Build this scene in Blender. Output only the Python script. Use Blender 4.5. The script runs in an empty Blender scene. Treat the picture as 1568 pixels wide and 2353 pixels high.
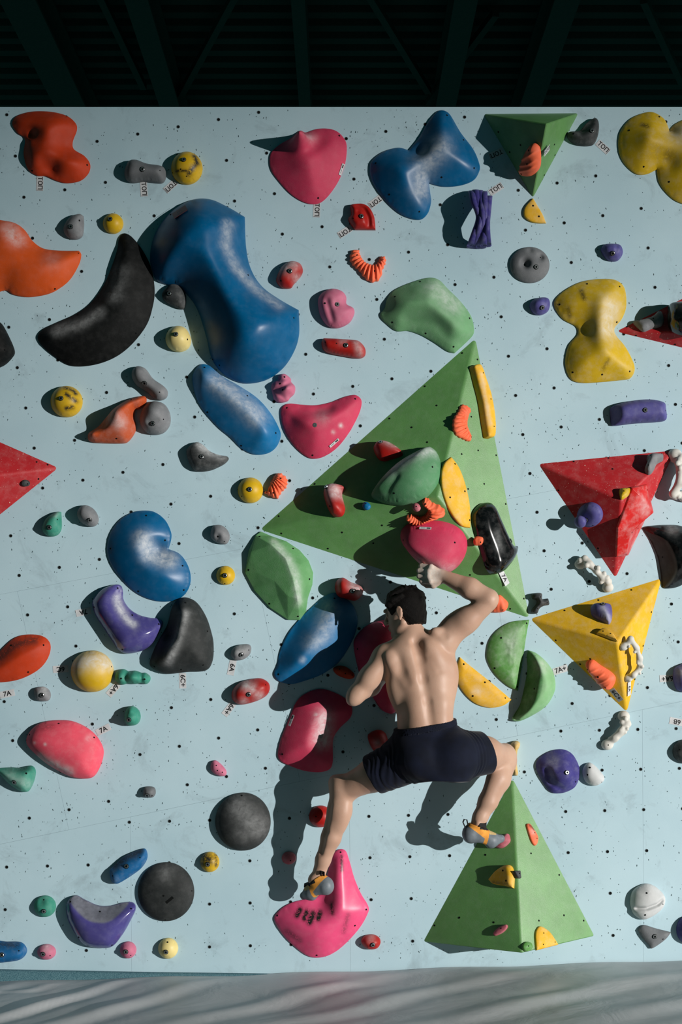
import bpy, bmesh, math, random
import numpy as np
from mathutils import Vector, Matrix
from mathutils.geometry import delaunay_2d_cdt

scene = bpy.context.scene
C = scene.collection
# ------------------------------------------------------------------ camera
# Portrait shot straight at the wall; a little vertical lens shift keeps the wall's uprights parallel.
D = 8.0            # camera to wall, metres
F = 3760.0         # focal length in photo pixels
CX, HY = 784.0, 1500.0     # principal column, horizon row
ZC = 725.0 * D / F         # eye height above the mats
cd = bpy.data.cameras.new('camera')
cam = bpy.data.objects.new('camera', cd); C.objects.link(cam)
cam.location = (0, -D, ZC); cam.rotation_euler = (math.pi / 2, 0, 0)
cd.sensor_fit = 'VERTICAL'; cd.sensor_height = 36.0
cd.lens = F / 2353.0 * 36.0
cd.shift_y = (HY - 1176.5) / 2353.0
cd.clip_end = 200
scene.camera = cam
# ------------------------------------------------------------------ light
world = bpy.data.worlds.new('hall_dimness'); scene.world = world
world.use_nodes = True
bg = world.node_tree.nodes['Background']
bg.inputs[0].default_value = (0.10, 0.95, 1.0, 1); bg.inputs[1].default_value = 0.034
ld = bpy.data.lights.new('low_sunlight_through_doorway', 'SPOT')
ld.energy = 26500; ld.color = (1.0, 0.965, 0.925); ld.shadow_soft_size = 0.065
ld.spot_size = math.radians(28.2); ld.spot_blend = 1.0
lo = bpy.data.objects.new('low_sunlight_through_doorway', ld); C.objects.link(lo)
lo.location = (17.0, -14.2, 2.9)
lo.rotation_euler = (Vector((0.85, 0, 0.40)) - lo.location).to_track_quat('-Z', 'Y').to_euler()
scene.view_settings.view_transform = 'Standard'
scene.view_settings.look = 'None'
scene.view_settings.exposure = 0.0
scene.view_settings.gamma = 1.0
scene.view_settings.use_curve_mapping = False

# ------------------------------------------------------------------ helpers
def P(px, py, d=0.0):
    """photo pixel -> world point standing d metres out from the wall plane"""
    s = (D - d) / F
    return Vector(((px - CX) * s, -d, ZC - (py - HY) * s))

def lin(c):
    return tuple(((v / 255) / 12.92 if v / 255 <= 0.04045 else ((v / 255 + 0.055) / 1.055) ** 2.4) for v in c) + (1.0,)

TL = {}
for r_, y0_ in enumerate((230, 700, 1150, 1620)):
    for c_, x0_ in enumerate((0, 520, 1028)):
        TL['abcdefghijkl'[r_ * 3 + c_]] = (x0_, y0_, 540 / 1568)
TL['m'] = (0, 2000, .5); TL['n'] = (784, 2000, .5); TL['o'] = (0, 0, 1.0)
TL['r'] = (1220, 1010, 348 / 1568); TL['s'] = (1400, 680, 168 / 1568)
def tp(t, x, y):
    a = TL[t]; return a[0] + x * a[2], a[1] + y * a[2]

def link(o, parent=None):
    C.objects.link(o)
    if parent is not None:
        o.parent = parent
    return o
def tag(o, label=None, cat=None, group=None, kind=None):
    if label: o['label'] = label
    if cat: o['category'] = cat
    if group: o['group'] = group
    if kind: o['kind'] = kind
    return o
def mesh_obj(name, verts, faces, mats, parent=None, smooth=True, angle=None, matidx=None):
    me = bpy.data.meshes.new(name)
    me.from_pydata([tuple(v) for v in verts], [], [tuple(int(i) for i in f) for f in faces])
    if not isinstance(mats, (list, tuple)): mats = [mats]
    for m in mats: me.materials.append(m)
    if matidx is not None: me.polygons.foreach_set('material_index', np.asarray(matidx, dtype=np.int32))
    if smooth:
        me.polygons.foreach_set('use_smooth', np.ones(len(me.polygons), dtype=bool))
        if angle: me.set_sharp_from_angle(angle=math.radians(angle))
    me.update()
    return link(bpy.data.objects.new(name, me), parent)

# ------------------------------------------------------------------ materials
def new_mat(name):
    m = bpy.data.materials.new(name); m.use_nodes = True
    nt = m.node_tree; b = nt.nodes['Principled BSDF']
    return m, nt, b
def nd(nt, typ, **kw):
    n = nt.nodes.new(typ)
    for k, v in kw.items(): setattr(n, k, v)
    return n
def noise(nt, scale, detail=4, rough=.55, coord='Object', dist=0.0):
    tc = nd(nt, 'ShaderNodeTexCoord'); n = nd(nt, 'ShaderNodeTexNoise')
    n.inputs['Scale'].default_value = scale; n.inputs['Detail'].default_value = detail
    n.inputs['Roughness'].default_value = rough; n.inputs['Distortion'].default_value = dist
    nt.links.new(tc.outputs[coord], n.inputs['Vector'])
    return n.outputs['Fac']
def mth(nt, op, a, b=None, clamp=False):
    n = nd(nt, 'ShaderNodeMath', operation=op, use_clamp=clamp)
    for i, v in enumerate((a, b)):
        if v is None: continue
        if isinstance(v, (int, float)): n.inputs[i].default_value = v
        else: nt.links.new(v, n.inputs[i])
    return n.outputs[0]
def mixc(nt, fac, a, b):
    n = nd(nt, 'ShaderNodeMix', data_type='RGBA')
    for k, v in ((0, fac), (6, a), (7, b)):
        if isinstance(v, (int, float, tuple)): n.inputs[k].default_value = v
        else: nt.links.new(v, n.inputs[k])
    return n.outputs[2]
def mapr(nt, v, a, b, c, d):
    n = nd(nt, 'ShaderNodeMapRange'); nt.links.new(v, n.inputs[0])
    for i, q in enumerate((a, b, c, d)): n.inputs[i + 1].default_value = q
    return n.outputs[0]
def attr(nt, name):
    n = nd(nt, 'ShaderNodeAttribute'); n.attribute_name = name
    return n.outputs['Fac']
def bump(nt, b, h, strength, dist):
    n = nd(nt, 'ShaderNodeBump'); n.inputs['Strength'].default_value = strength; n.inputs['Distance'].default_value = dist
    nt.links.new(h, n.inputs['Height']); nt.links.new(n.outputs[0], b.inputs['Normal'])

_hm = {}
def hold_mat(name, rgb, rough=.62, grain=.25, dust=.035, spec=.30, fleck=0.0, rgb2=None, rough2=.7):
    if name in _hm: return _hm[name]
    m, nt, b = new_mat(name)
    base = lin(rgb)
    dark = tuple(v * .80 for v in base[:3]) + (1,)
    big = noise(nt, 9, 4)
    col = mixc(nt, mapr(nt, big, .3, .7, 0, 1), dark, base)
    zn = None
    if rgb2:      # a second finish on part of the hold, painted shade on the mint one
        zn = attr(nt, 'zone'); col = mixc(nt, zn, col, mixc(nt, mapr(nt, noise(nt, 30, 5, .65), .35, .7, 0, 1), lin(rgb2), lin(tuple(min(255, v * 1.25) for v in rgb2))))
    d1 = mth(nt, 'MULTIPLY', mapr(nt, noise(nt, 26, 6, .65), .45, .8, 0, 1), dust * 2.2, True)
    col = mixc(nt, d1, col, lin((205, 206, 204)))
    if fleck:
        f1 = mapr(nt, noise(nt, 120, 2, .5), .70, .74, 0, fleck)
        col = mixc(nt, f1, col, lin((225, 205, 190)))
    nz = noise(nt, 34, 6, .68, dist=.4)
    ck = mth(nt, 'MULTIPLY', attr(nt, 'chalk'), mapr(nt, nz, .3, .7, .35, 1.35), True)
    col = mixc(nt, ck, col, lin((214, 216, 216)))
    nz2 = noise(nt, 60, 5, .7, dist=1.2)
    sc = mth(nt, 'MULTIPLY', attr(nt, 'scuff'), mapr(nt, nz2, .35, .48, 0, 1), True)
    col = mixc(nt, sc, col, lin((36, 36, 34)))
    nt.links.new(col, b.inputs['Base Color'])
    rr = mth(nt, 'ADD', mth(nt, 'MULTIPLY', ck, .35), rough, True)
    if zn is not None: rr = mth(nt, 'ADD', rr, mth(nt, 'MULTIPLY', zn, rough2 - rough), True)
    nt.links.new(rr, b.inputs['Roughness'])
    b.inputs['Specular IOR Level'].default_value = spec
    if grain: bump(nt, b, noise(nt, 330, 3, .6), grain, .002)
    _hm[name] = m
    return m
def plain_mat(name, rgb, rough=.6, metal=0.0, spec=.4):
    if name in _hm: return _hm[name]
    m, nt, b = new_mat(name)
    col = mixc(nt, mapr(nt, noise(nt, 40, 4), .3, .7, 0, 1), lin(tuple(v * .88 for v in rgb)), lin(rgb))
    nt.links.new(col, b.inputs['Base Color'])
    b.inputs['Roughness'].default_value = rough; b.inputs['Metallic'].default_value = metal
    b.inputs['Specular IOR Level'].default_value = spec
    _hm[name] = m
    return m

COL = {
 'orange_red': dict(rgb=(190, 56, 14), dust=.012), 'orange': dict(rgb=(216, 84, 24), dust=.02), 'rust': dict(rgb=(196, 84, 40), dust=.09),
 'grey': dict(rgb=(108, 111, 114), grain=.5), 'stone': dict(rgb=(126, 128, 131), grain=.5, dust=.08), 'charcoal': dict(rgb=(58, 61, 62), grain=.4, dust=.08),
 'black': dict(rgb=(17, 19, 19), grain=.3, dust=.01, spec=.12), 'gloss_black': dict(rgb=(14, 15, 16), rough=.12, grain=0, dust=.03, spec=.6),
 'yellow': dict(rgb=(216, 174, 24), rough=.45, grain=.1), 'amber': dict(rgb=(232, 178, 40), dust=.12), 'mustard': dict(rgb=(206, 170, 28), rough=.5, dust=.10),
 'cream': dict(rgb=(234, 214, 140), rough=.45, grain=.1), 'beige': dict(rgb=(206, 172, 98), dust=.2),
 'pink': dict(rgb=(206, 58, 92), grain=.35, dust=.02), 'hot_pink': dict(rgb=(228, 78, 124), rough=.35, grain=.08), 'rose': dict(rgb=(204, 112, 140), dust=.05),
 'salmon': dict(rgb=(236, 84, 104), grain=.3, dust=.06), 'coral': dict(rgb=(255, 116, 76), grain=.15), 'dusty_rose': dict(rgb=(190, 100, 112), dust=.1),
 'blue': dict(rgb=(0, 92, 140), rough=.36, grain=.1, dust=.015), 'sky_blue': dict(rgb=(14, 112, 166), rough=.42, grain=.15, dust=.02), 'steel_blue': dict(rgb=(22, 98, 152), dust=.08),
 'purple': dict(rgb=(84, 81, 144), rough=.55, grain=.2, dust=.05), 'slate': dict(rgb=(43, 46, 46), grain=.35, dust=.02, spec=.2), 'gloss_purple': dict(rgb=(77, 72, 136), rough=.16, grain=0, spec=.55, dust=.05), 'plum': dict(rgb=(62, 57, 126), rough=.55, dust=.06),
 'red': dict(rgb=(172, 26, 20), rough=.45, grain=.15, dust=.015), 'deep_red': dict(rgb=(176, 26, 28), rough=.45),
 'teal': dict(rgb=(58, 146, 124), grain=.3, dust=.06), 'leaf_green': dict(rgb=(112, 164, 116), grain=.5, dust=.05), 'dark_leaf': dict(rgb=(84, 142, 98), grain=.5, dust=.05),
 'facet_green': dict(rgb=(100, 158, 100), grain=.7, dust=.04), 'grass_green': dict(rgb=(92, 150, 74), rough=.5, dust=.14), 'mint': dict(rgb=(140, 196, 140), dust=.12),
 'purple_worn': dict(rgb=(77, 72, 136), rough=.16, grain=0, spec=.55, dust=.03, rgb2=(92, 94, 104)), 'mint_shaded': dict(rgb=(132, 182, 128), dust=.06, rgb2=(66, 112, 66)), 'black_two': dict(rgb=(14, 15, 16), rough=.12, grain=0, dust=.02, spec=.6, rgb2=(50, 51, 48)),
 'bone': dict(rgb=(214, 212, 204), dust=.05), 'white': dict(rgb=(202, 204, 204), dust=.1),
 'vol_green': dict(rgb=(96, 148, 82), rough=.46, grain=.45, dust=.03, spec=.7), 'vol_red': dict(rgb=(182, 36, 42), rough=.5, grain=.3, dust=.05, fleck=.8), 'vol_yellow': dict(rgb=(226, 178, 38), rough=.65, grain=.5, dust=.10, spec=.2),
 'crystal_red': dict(rgb=(206, 36, 34), rough=.35, dust=.16, grain=.05),
}
def CM(c): return hold_mat('hold_' + c, **COL[c])
M_DARK = plain_mat('hole_dark', (16, 18, 18), .9, spec=.1)
M_STEEL = plain_mat('bolt_steel', (176, 180, 180), .28, .9)
M_PAPER = plain_mat('label_paper', (206, 208, 210), .55)
M_INK = plain_mat('label_ink', (22, 22, 24), .6)
# ------------------------------------------------------------------ the hall: wall panels, mats, roof
def wall_material():
    m, nt, b = new_mat('painted_plywood')
    tc = nd(nt, 'ShaderNodeTexCoord')
    c1, c2, c3 = lin((182, 208, 217)), lin((168, 196, 206)), lin((126, 143, 150))
    col = mixc(nt, mapr(nt, noise(nt, 1.3, 5), .35, .65, 0, 1), c2, c1)
    smudge = mapr(nt, noise(nt, 4.5, 8, .72, dist=.6), .55, .78, 0, .60)
    col = mixc(nt, smudge, col, c3)
    streak = mapr(nt, noise(nt, 22, 7, .75, dist=1.5), .66, .80, 0, .35)
    col = mixc(nt, streak, col, lin((150, 166, 168)))
    nt.links.new(col, b.inputs['Base Color'])
    b.inputs['Roughness'].default_value = .62; b.inputs['Specular IOR Level'].default_value = .3
    bump(nt, b, noise(nt, 260, 3), .12, .002)
    return m
M_WALL = wall_material()
M_BACK = plain_mat('plywood_backing', (70, 66, 58), .9)

def prism(name, pts, d0, d1, mat, parent=None, matidx=0):
    """pts: photo pixels on the wall plane; solid from d0 to d1 metres out"""
    n = len(pts)
    v = [P(x, y, 0) + Vector((0, -d1, 0)) for x, y in pts] + [P(x, y, 0) + Vector((0, -d0, 0)) for x, y in pts]
    f = [tuple(range(n)), tuple(range(2 * n - 1, n - 1, -1))] + [(i, i + n, (i + 1) % n + n, (i + 1) % n) for i in range(n)]
    # outline is given clockwise on the photo -> counter-clockwise towards the camera after y flip
    o = mesh_obj(name, v, f, mat, parent, smooth=False)
    bm = bmesh.new(); bm.from_mesh(o.data); bmesh.ops.recalc_face_normals(bm, faces=bm.faces); bm.to_mesh(o.data); bm.free()
    return o
XL, XR, YT, YB = -330, 1900, 246, 2250
wall = prism('wall_back', [(XL, YT), (XR, YT), (XR, YB), (XL, YB)], -.12, -.018, M_BACK)
tag(wall, 'pale blue painted plywood climbing wall with rows of bolt holes', 'wall', kind='structure')
def seam1(x): return 1940 - .2095 * x
def seam2(x): return 1366 - .188 * x
def seam3(x): return 800 - .178 * x
g = .14
def panel(pts): return prism('plywood_panel', pts, -.018, 0, M_WALL, wall)
def band(top, bot, joints):
    for (x0t, x0b), (x1t, x1b) in zip(joints[:-1], joints[1:]):
        panel([(x0t + g, top(x0t) + g), (x1t - g, top(x1t) + g), (x1b - g, bot(x1b) - g), (x0b + g, bot(x0b) - g)])
def tight(top, bot, joints):      # upper sheets: butted and painted over, joints do not show
    global g
    k, g = g, 0.0; band(top, bot, joints); g = k
tight(lambda x: YT, seam3, [(XL, XL), (330, 440), (880, 985), (1450, 1552), (XR, XR)])
tight(seam3, lambda x: seam2(x) - .1, [(XL, XL), (150, 268), (700, 806), (1262, 1360), (XR, XR)])
band(seam2, seam1, [(XL, XL), (40, 158), (575, 690), (1112, 1190), (1640, 1740), (XR, XR)])
band(seam1, lambda x: YB + g, [(XL, XL), (300, 303), (803, 806), (1477, 1480), (XR, XR)])

HU = np.array([[94.00097409659202, 19.747410994939166, 223.05328880715956], [-16.189092190716583, 95.20045236361294, 324.94934514868004], [0.0019261740375325109, 0.002237006710346308, 1.0]])
HL = np.array([[92.22671501079165, -3.4537958770439956, 1306.0610238823676], [0.22321060020519778, 81.2991920682878, 1959.2483396996497], [0.0013027123583682447, -0.0070261039105472545, 1.0]])
def happ(H, i, j):
    q = H @ np.array([i, j, 1.0]); return q[0] / q[2], q[1] / q[2]
rng = random.Random(7)
NUTS = []
for i in range(-14, 24):
    for j in range(-8, 26):
        x, y = happ(HU, i, j)
        if XL + 20 < x < XR - 20 and YT + 12 < y < seam1(x) - 8: NUTS.append((x, y))
for i in range(-24, 10):
    for j in range(-6, 5):
        x, y = happ(HL, i, j)
        if XL + 20 < x < XR - 20 and seam1(x) + 8 < y < 2185: NUTS.append((x, y))
def discs(name, items, mat, lift, parent, seg=10):
    v, f = [], []
    for (x, y, rx, ry, a) in items:
        c = P(x, y, 0); b0 = len(v); ca, sa = math.cos(a), math.sin(a)
        for k in range(seg):
            t = 2 * math.pi * k / seg; u, w = rx * math.cos(t), ry * math.sin(t)
            v.append((c.x + u * ca - w * sa, -lift, c.z + u * sa + w * ca))
        f.append(tuple(range(b0, b0 + seg)))
    o = mesh_obj(name, v, f, mat, parent, smooth=False)
    return tag(o, kind='stuff')
discs('bolt_hole_rims', [(x, y, .0092, .0088, 0) for x, y in NUTS], plain_mat('hole_rim', (120, 138, 142), .5), .0003, wall, 12)
discs('bolt_holes', [(x + .4, y, .0070, .0068, 0) for x, y in NUTS], M_DARK, .0006, wall, 12)
marks = []
for x, y in NUTS:
    for q in range(rng.choice((5, 8, 11, 15, 20))):
        rr = abs(rng.gauss(0, 42)) + 9; t = rng.uniform(0, 6.283)
        X, Y = x + rr * math.cos(t), y + rr * math.sin(t) * .8
        if YT + 6 < Y < 2212:
            s = rng.choice((.0012, .0015, .0018, .0022)); marks.append((X, Y, s, s * rng.choice((1, 1, 1.6, 2.6)), rng.uniform(-.5, .5)))
discs('screw_marks', marks, plain_mat('screw_mark', (66, 84, 88), .9, spec=.1), .0003, wall, 6)

# mats: grey vinyl cover with long diagonal folds, tucked to the wall; a strip of felt shows at the left
def vinyl():
    m, nt, b = new_mat('grey_vinyl')
    col = mixc(nt, mapr(nt, noise(nt, 1.6, 5), .3, .7, 0, 1), lin((186, 188, 190)), lin((204, 205, 206)))
    col = mixc(nt, mapr(nt, noise(nt, 7, 7, .7, dist=.8), .55, .8, 0, .5), col, lin((208, 205, 208)))
    nt.links.new(col, b.inputs['Base Color']); b.inputs['Roughness'].default_value = .52; b.inputs['Specular IOR Level'].default_value = .6
    bump(nt, b, noise(nt, 4.0, 6, .55, dist=.6), .22, .03)
    return m
def sheet(name, x0, x1, y0, y1, nx, ny, hf, mat):
    xs = np.linspace(x0, x1, nx); t = np.linspace(0, 1, ny); ys = y0 + (y1 - y0) * t ** 1.6
    X, Y = np.meshgrid(xs, ys); Z = hf(X, Y)
    v = np.stack([X, Y, Z], -1).reshape(-1, 3)
    f = []
    for j in range(ny - 1):
        for i in range(nx - 1):
            a = j * nx + i; f.append((a, a + nx, a + nx + 1, a + 1))
    return mesh_obj(name, v.tolist(), f, mat)
# long folds run from near-left up to the wall at the right; (start x, start y, end x, end y, height, width)
folds = [(-1.75, -1.15, -1.02, -.08, .030, .050), (-1.45, -1.25, -.62, -.16, .024, .070), (-2.0, -.70, -1.55, -.10, .016, .05), (-.95, -1.25, .25, -.10, .020, .080), (-.55, -1.3, .95, -.10, .018, .080), (.1, -1.3, 1.75, -.22, .022, .09), (.9, -1.25, 2.3, -.50, .022, .10),
         (-1.62, -.30, -1.35, -.12, .010, .04), (-.25, -.50, .15, -.28, .008, .06), (.7, -.62, 1.2, -.42, .008, .08), (-2.6, -1.9, -.4, -1.2, .03, .15), (-1.0, -2.2, 1.6, -1.3, .03, .15)]
def matz(X, Y):
    base = np.interp(X, [-2.2, -1.67, -1.2, -.8, -.3, 0.0, 1.67, 2.4], [-.066, -.060, -.046, -.036, -.022, -.014, .042, .062])
    z = base + .004 * np.sin(9 * X + 3) * np.exp(Y * 4)
    near = np.clip((-Y) / .12, 0, 1)
    for x0, y0, x1, y1, a, w in folds:
        dx, dy = x1 - x0, y1 - y0; L = math.hypot(dx, dy)
        t = ((X - x0) * dx + (Y - y0) * dy) / (L * L); s = ((X - x0) * -dy + (Y - y0) * dx) / L + .03 * np.sin(t * 7 + x0)
        e = np.clip(1 - np.abs(t - .5) * 1.7, 0, 1) ** .7
        z = z + .62 * a * e * near * (np.exp(-(s / w) ** 2) - .55 * np.exp(-((s + w * 1.4) / (w * .9)) ** 2))
    return z + .005 * np.sin(X * 4.1 + Y * 9) * np.clip(-Y / .2, 0, 1)
mat_o = sheet('crash_mat', -3.2, 3.4, -.012, -2.6, 300, 130, matz, vinyl())
tag(mat_o, 'creased grey vinyl cover over the crash mats below the wall', 'mat')
# cover turned down at its unseen front edge, ended here to limit bounced light
_v = [v.co.copy() for v in mat_o.data.vertices][-300:]
skirt = mesh_obj('front_flap', [tuple(q) for q in _v] + [(q.x, q.y - .02, -.32) for q in _v], [(i, i + 300, i + 301, i + 1) for i in range(299)], mat_o.data.materials[0], mat_o)
fl = mesh_obj('floor', [(-8, -16, -.32), (8, -16, -.32), (8, .0, -.32), (-8, .0, -.32)], [(0, 1, 2, 3)], plain_mat('unseen_dark_floor', (46, 48, 50), .8), smooth=False)  # unseen, added dark so that less light bounces onto the wall
tag(fl, 'unseen dark floor in front of the mats, added to cut bounced light', 'floor', kind='structure')
def felt():
    m, nt, b = new_mat('teal_felt')
    col = mixc(nt, mapr(nt, noise(nt, 240, 4, .7), .35, .65, 0, 1), lin((34, 84, 98)), lin((104, 142, 150)))
    nt.links.new(col, b.inputs['Base Color']); b.inputs['Roughness'].default_value = .95
    bump(nt, b, noise(nt, 380, 4), .6, .004)
    return m
fx = np.linspace(-2.6, -.28, 40)
fv, ff = [], []
for k, x in enumerate(fx):
    zt = np.interp(x, [-2.6, -1.67, -.9, -.28], [.0, -.004, -.018, -.026]); zb = float(matz(np.array(x), np.array(-.05))) - .01
    for y, z in ((-.001, zt), (-.022, zt), (-.030, zt - .008), (-.030, zb)): fv.append((x, y, z))
    if k:
        a = (k - 1) * 4
        for q in range(3): ff.append((a + q, a + 4 + q, a + 5 + q, a + 1 + q))
felt_o = mesh_obj('felt_strip', fv, ff, felt())
tag(felt_o, 'narrow teal felt strip between wall foot and grey mat cover', 'strip')

# roof far above and behind: ribbed deck, rafters, braces
M_DECK = plain_mat('roof_deck', (112, 92, 80), .8)
M_RAFT = plain_mat('roof_steel', (112, 92, 78), .7)
ZR = 8.0
rv, rf = [], []
y = 5.0; k = 0
prof = []
while y < 24:
    prof += [(y, ZR), (y + .16, ZR), (y + .19, ZR + .10), (y + .32, ZR + .10)]; y += .35
for (yy, zz) in prof: rv += [(-14, yy, zz), (14, yy, zz)]
for q in range(len(prof) - 1): rf.append((2 * q, 2 * q + 1, 2 * q + 3, 2 * q + 2))
ceil = mesh_obj('ceiling', rv, rf, M_DECK, smooth=False)
tag(ceil, 'dark ribbed metal roof deck high above the wall', 'ceiling', kind='structure')
def bar(name, a, b, w, h, mat, parent=None):
    a, b = Vector(a), Vector(b); ax = (b - a).normalized()
    up = Vector((0, 0, 1)) if abs(ax.z) < .95 else Vector((1, 0, 0))
    s = ax.cross(up).normalized() * w / 2; u = s.cross(ax).normalized() * h / 2
    v = [p + i * s + j * u for p in (a, b) for i, j in ((-1, -1), (1, -1), (1, 1), (-1, 1))]
    f = [(0, 1, 2, 3), (7, 6, 5, 4)] + [(i, i + 4, (i + 1) % 4 + 4, (i + 1) % 4) for i in range(4)]
    return mesh_obj(name, v, f, mat, parent, smooth=False)
RAFT = [(-3.0, .34, 'leftmost wide roof rafter in the dark above the orange holds'), (-1.9, .22, 'roof rafter above the big blue hold, left of centre'),
        (-.40, .13, 'slim middle roof rafter in the dark over the wall'), (1.16, .22, 'roof rafter above the blue three-lobed hold'),
        (2.10, .24, 'right roof rafter above the topmost green volume')]
for x, w, lab in RAFT:
    r0 = bpy.data.objects.new('roof_rafter', None); r0.location = (x, 5, ZR - .2); link(r0)
    tag(r0, lab, 'rafter', 'roof rafters')
    bar('bottom_flange', (0, 0, -.20), (0, 19, -.20), w, .03, M_RAFT, r0)
    bar('web', (0, 0, -.02), (0, 19, -.02), .03, .33, M_RAFT, r0)
    bar('top_flange', (0, 0, .15), (0, 19, .15), w, .03, M_RAFT, r0)
def RP(px, py, z): # where a sight line meets height z
    t = (z - ZC) / ((HY - py) / F); return ((px - CX) / F * t, t - D, z)
BR = [((545, -20), (412, 225), 'thin roof brace slanting down to the left of centre'), ((1140, 30), (985, 235), 'roof brace running down left beside the central right rafter'),
      ((850, -10), (985, 210), 'roof brace right of the middle rafter'), ((1480, 0), (1568, 190), 'roof brace at the far right edge'), ((230, -10), (330, 200), 'roof brace between the two left rafters')]
for a, b_, lab in BR:
    o = bar('roof_brace', RP(*a, ZR - .12), RP(*b_, ZR - .12), .07, .07, M_RAFT)
    tag(o, lab, 'brace', 'roof braces')
# ------------------------------------------------------------------ hold builder
class Frame:
    def __init__(s, O, N, U=None):
        s.O = Vector(O); s.N = Vector(N).normalized()
        U = Vector((1, 0, 0)) if U is None else Vector(U)
        s.U = (U - s.N * U.dot(s.N)).normalized(); s.V = s.N.cross(s.U)
    def hit(s, px, py, h=0.0):
        """sight line through the photo pixel meets the plane raised by h -> (u, v)"""
        c = Vector((0, -D, ZC)); r = P(px, py, 0) - c
        t = (s.O + s.N * h - c).dot(s.N) / r.dot(s.N)
        q = c + r * t - s.O
        return q.dot(s.U), q.dot(s.V)
    def matrix(s, u=0, v=0, h=0):
        o = s.O + s.U * u + s.V * v + s.N * h
        return Matrix(((s.U.x, s.V.x, s.N.x, o.x), (s.U.y, s.V.y, s.N.y, o.y), (s.U.z, s.V.z, s.N.z, o.z), (0, 0, 0, 1)))
WALL = Frame((0, 0, 0), (0, -1, 0))

def spline(pts, step):
    n = len(pts); out = []
    for i in range(n):
        p0, p1, p2, p3 = pts[i - 1], pts[i], pts[(i + 1) % n], pts[(i + 2) % n]
        c1, c2 = len(p1) > 2, len(p2) > 2
        a = np.array(p1[:2], float); b = np.array(p2[:2], float)
        L = np.hypot(*(b - a)); 
        m1 = (b - a) * (0.6 if c1 else 0) if c1 else (b - np.array(p0[:2], float)) * .5
        m2 = (b - a) * .6 if c2 else (np.array(p3[:2], float) - a) * .5
        # keep tangents no longer than the segment asks for
        for m in (m1, m2):
            l = np.hypot(*m)
            if l > L * 1.15: m *= L * 1.15 / l
        k = max(1, int(round(L / step)))
        for q in range(k):
            t = q / k; t2, t3 = t * t, t ** 3
            out.append((2 * t3 - 3 * t2 + 1) * a + (t3 - 2 * t2 + t) * m1 + (-2 * t3 + 3 * t2) * b + (t3 - t2) * m2)
    return np.array(out)
def seg_dist(Q, A, B):
    """min distance of points Q (n,2) to the segments A[i]-B[i]"""
    d = B - A; L2 = (d ** 2).sum(1) + 1e-12
    best = np.full(len(Q), 1e9)
    for a, dd, l2 in zip(A, d, L2):
        r = Q - a; t = np.clip((r @ dd) / l2, 0, 1)
        e = r - t[:, None] * dd
        best = np.minimum(best, (e ** 2).sum(1))
    return np.sqrt(best)
def poly_dist(Q, pts, closed=False):
    pts = np.asarray(pts, float)
    if len(pts) == 1: return np.hypot(*(Q - pts[0]).T)
    A = pts if closed else pts[:-1]; B = np.roll(pts, -1, 0) if closed else pts[1:]
    return seg_dist(Q, A, B)
def inside(Q, poly):
    x, y = Q[:, 0], Q[:, 1]; c = np.zeros(len(Q), bool)
    px, py = poly[:, 0], poly[:, 1]; qx, qy = np.roll(px, 1), np.roll(py, 1)
    for a, b, e, f in zip(px, py, qx, qy):
        if b != f:
            c ^= ((b > y) != (f > y)) & (x < (e - a) * (y - b) / (f - b) + a)
    return c

def disc_mesh(name, prof, mats, idx, seg=14):
    v, f, mi = [], [], []
    for (r, z) in prof:
        if r == 0: v.append((0, 0, z))
        else: v += [(r * math.cos(2 * math.pi * k / seg), r * math.sin(2 * math.pi * k / seg), z) for k in range(seg)]
    for q in range(len(prof) - 1):
        for k in range(seg):
            a, b = q * seg + k, q * seg + (k + 1) % seg
            if prof[q + 1][0] == 0: f.append((a, b, (q + 1) * seg))
            else: f.append((a, b, b + seg, a + seg))
            mi.append(idx[q])
    me = bpy.data.meshes.new(name); me.from_pydata(v, [], f)
    for m in mats: me.materials.append(m)
    me.polygons.foreach_set('material_index', mi)
    me.update(); return me
BOLT = disc_mesh('bolt', [(.0122, .0002), (.0116, .0010), (.0100, .0014), (.0097, .0040), (.0086, .0046), (.0050, .0046), (.0050, .0022), (0, .0022)], [M_DARK, M_STEEL], [0, 0, 1, 1, 1, 0, 0])
HOLE = disc_mesh('screw_hole', [(.0050, -.0004), (.0046, .0009), (0, .0013)], [M_DARK], [0, 0], 10)
SMALL = disc_mesh('screw_hole_small', [(.0036, -.0004), (.0033, .0008), (0, .0011)], [M_DARK], [0, 0], 8)
WASH = disc_mesh('plug', [(.0115, -.0004), (.0105, .0012), (.006, .0016), (0, .0010)], [M_STEEL], [0, 0, 0], 14)
FIT = {'bolt': BOLT, 'screw_hole': HOLE, 'small': SMALL, 'plug': WASH}

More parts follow.
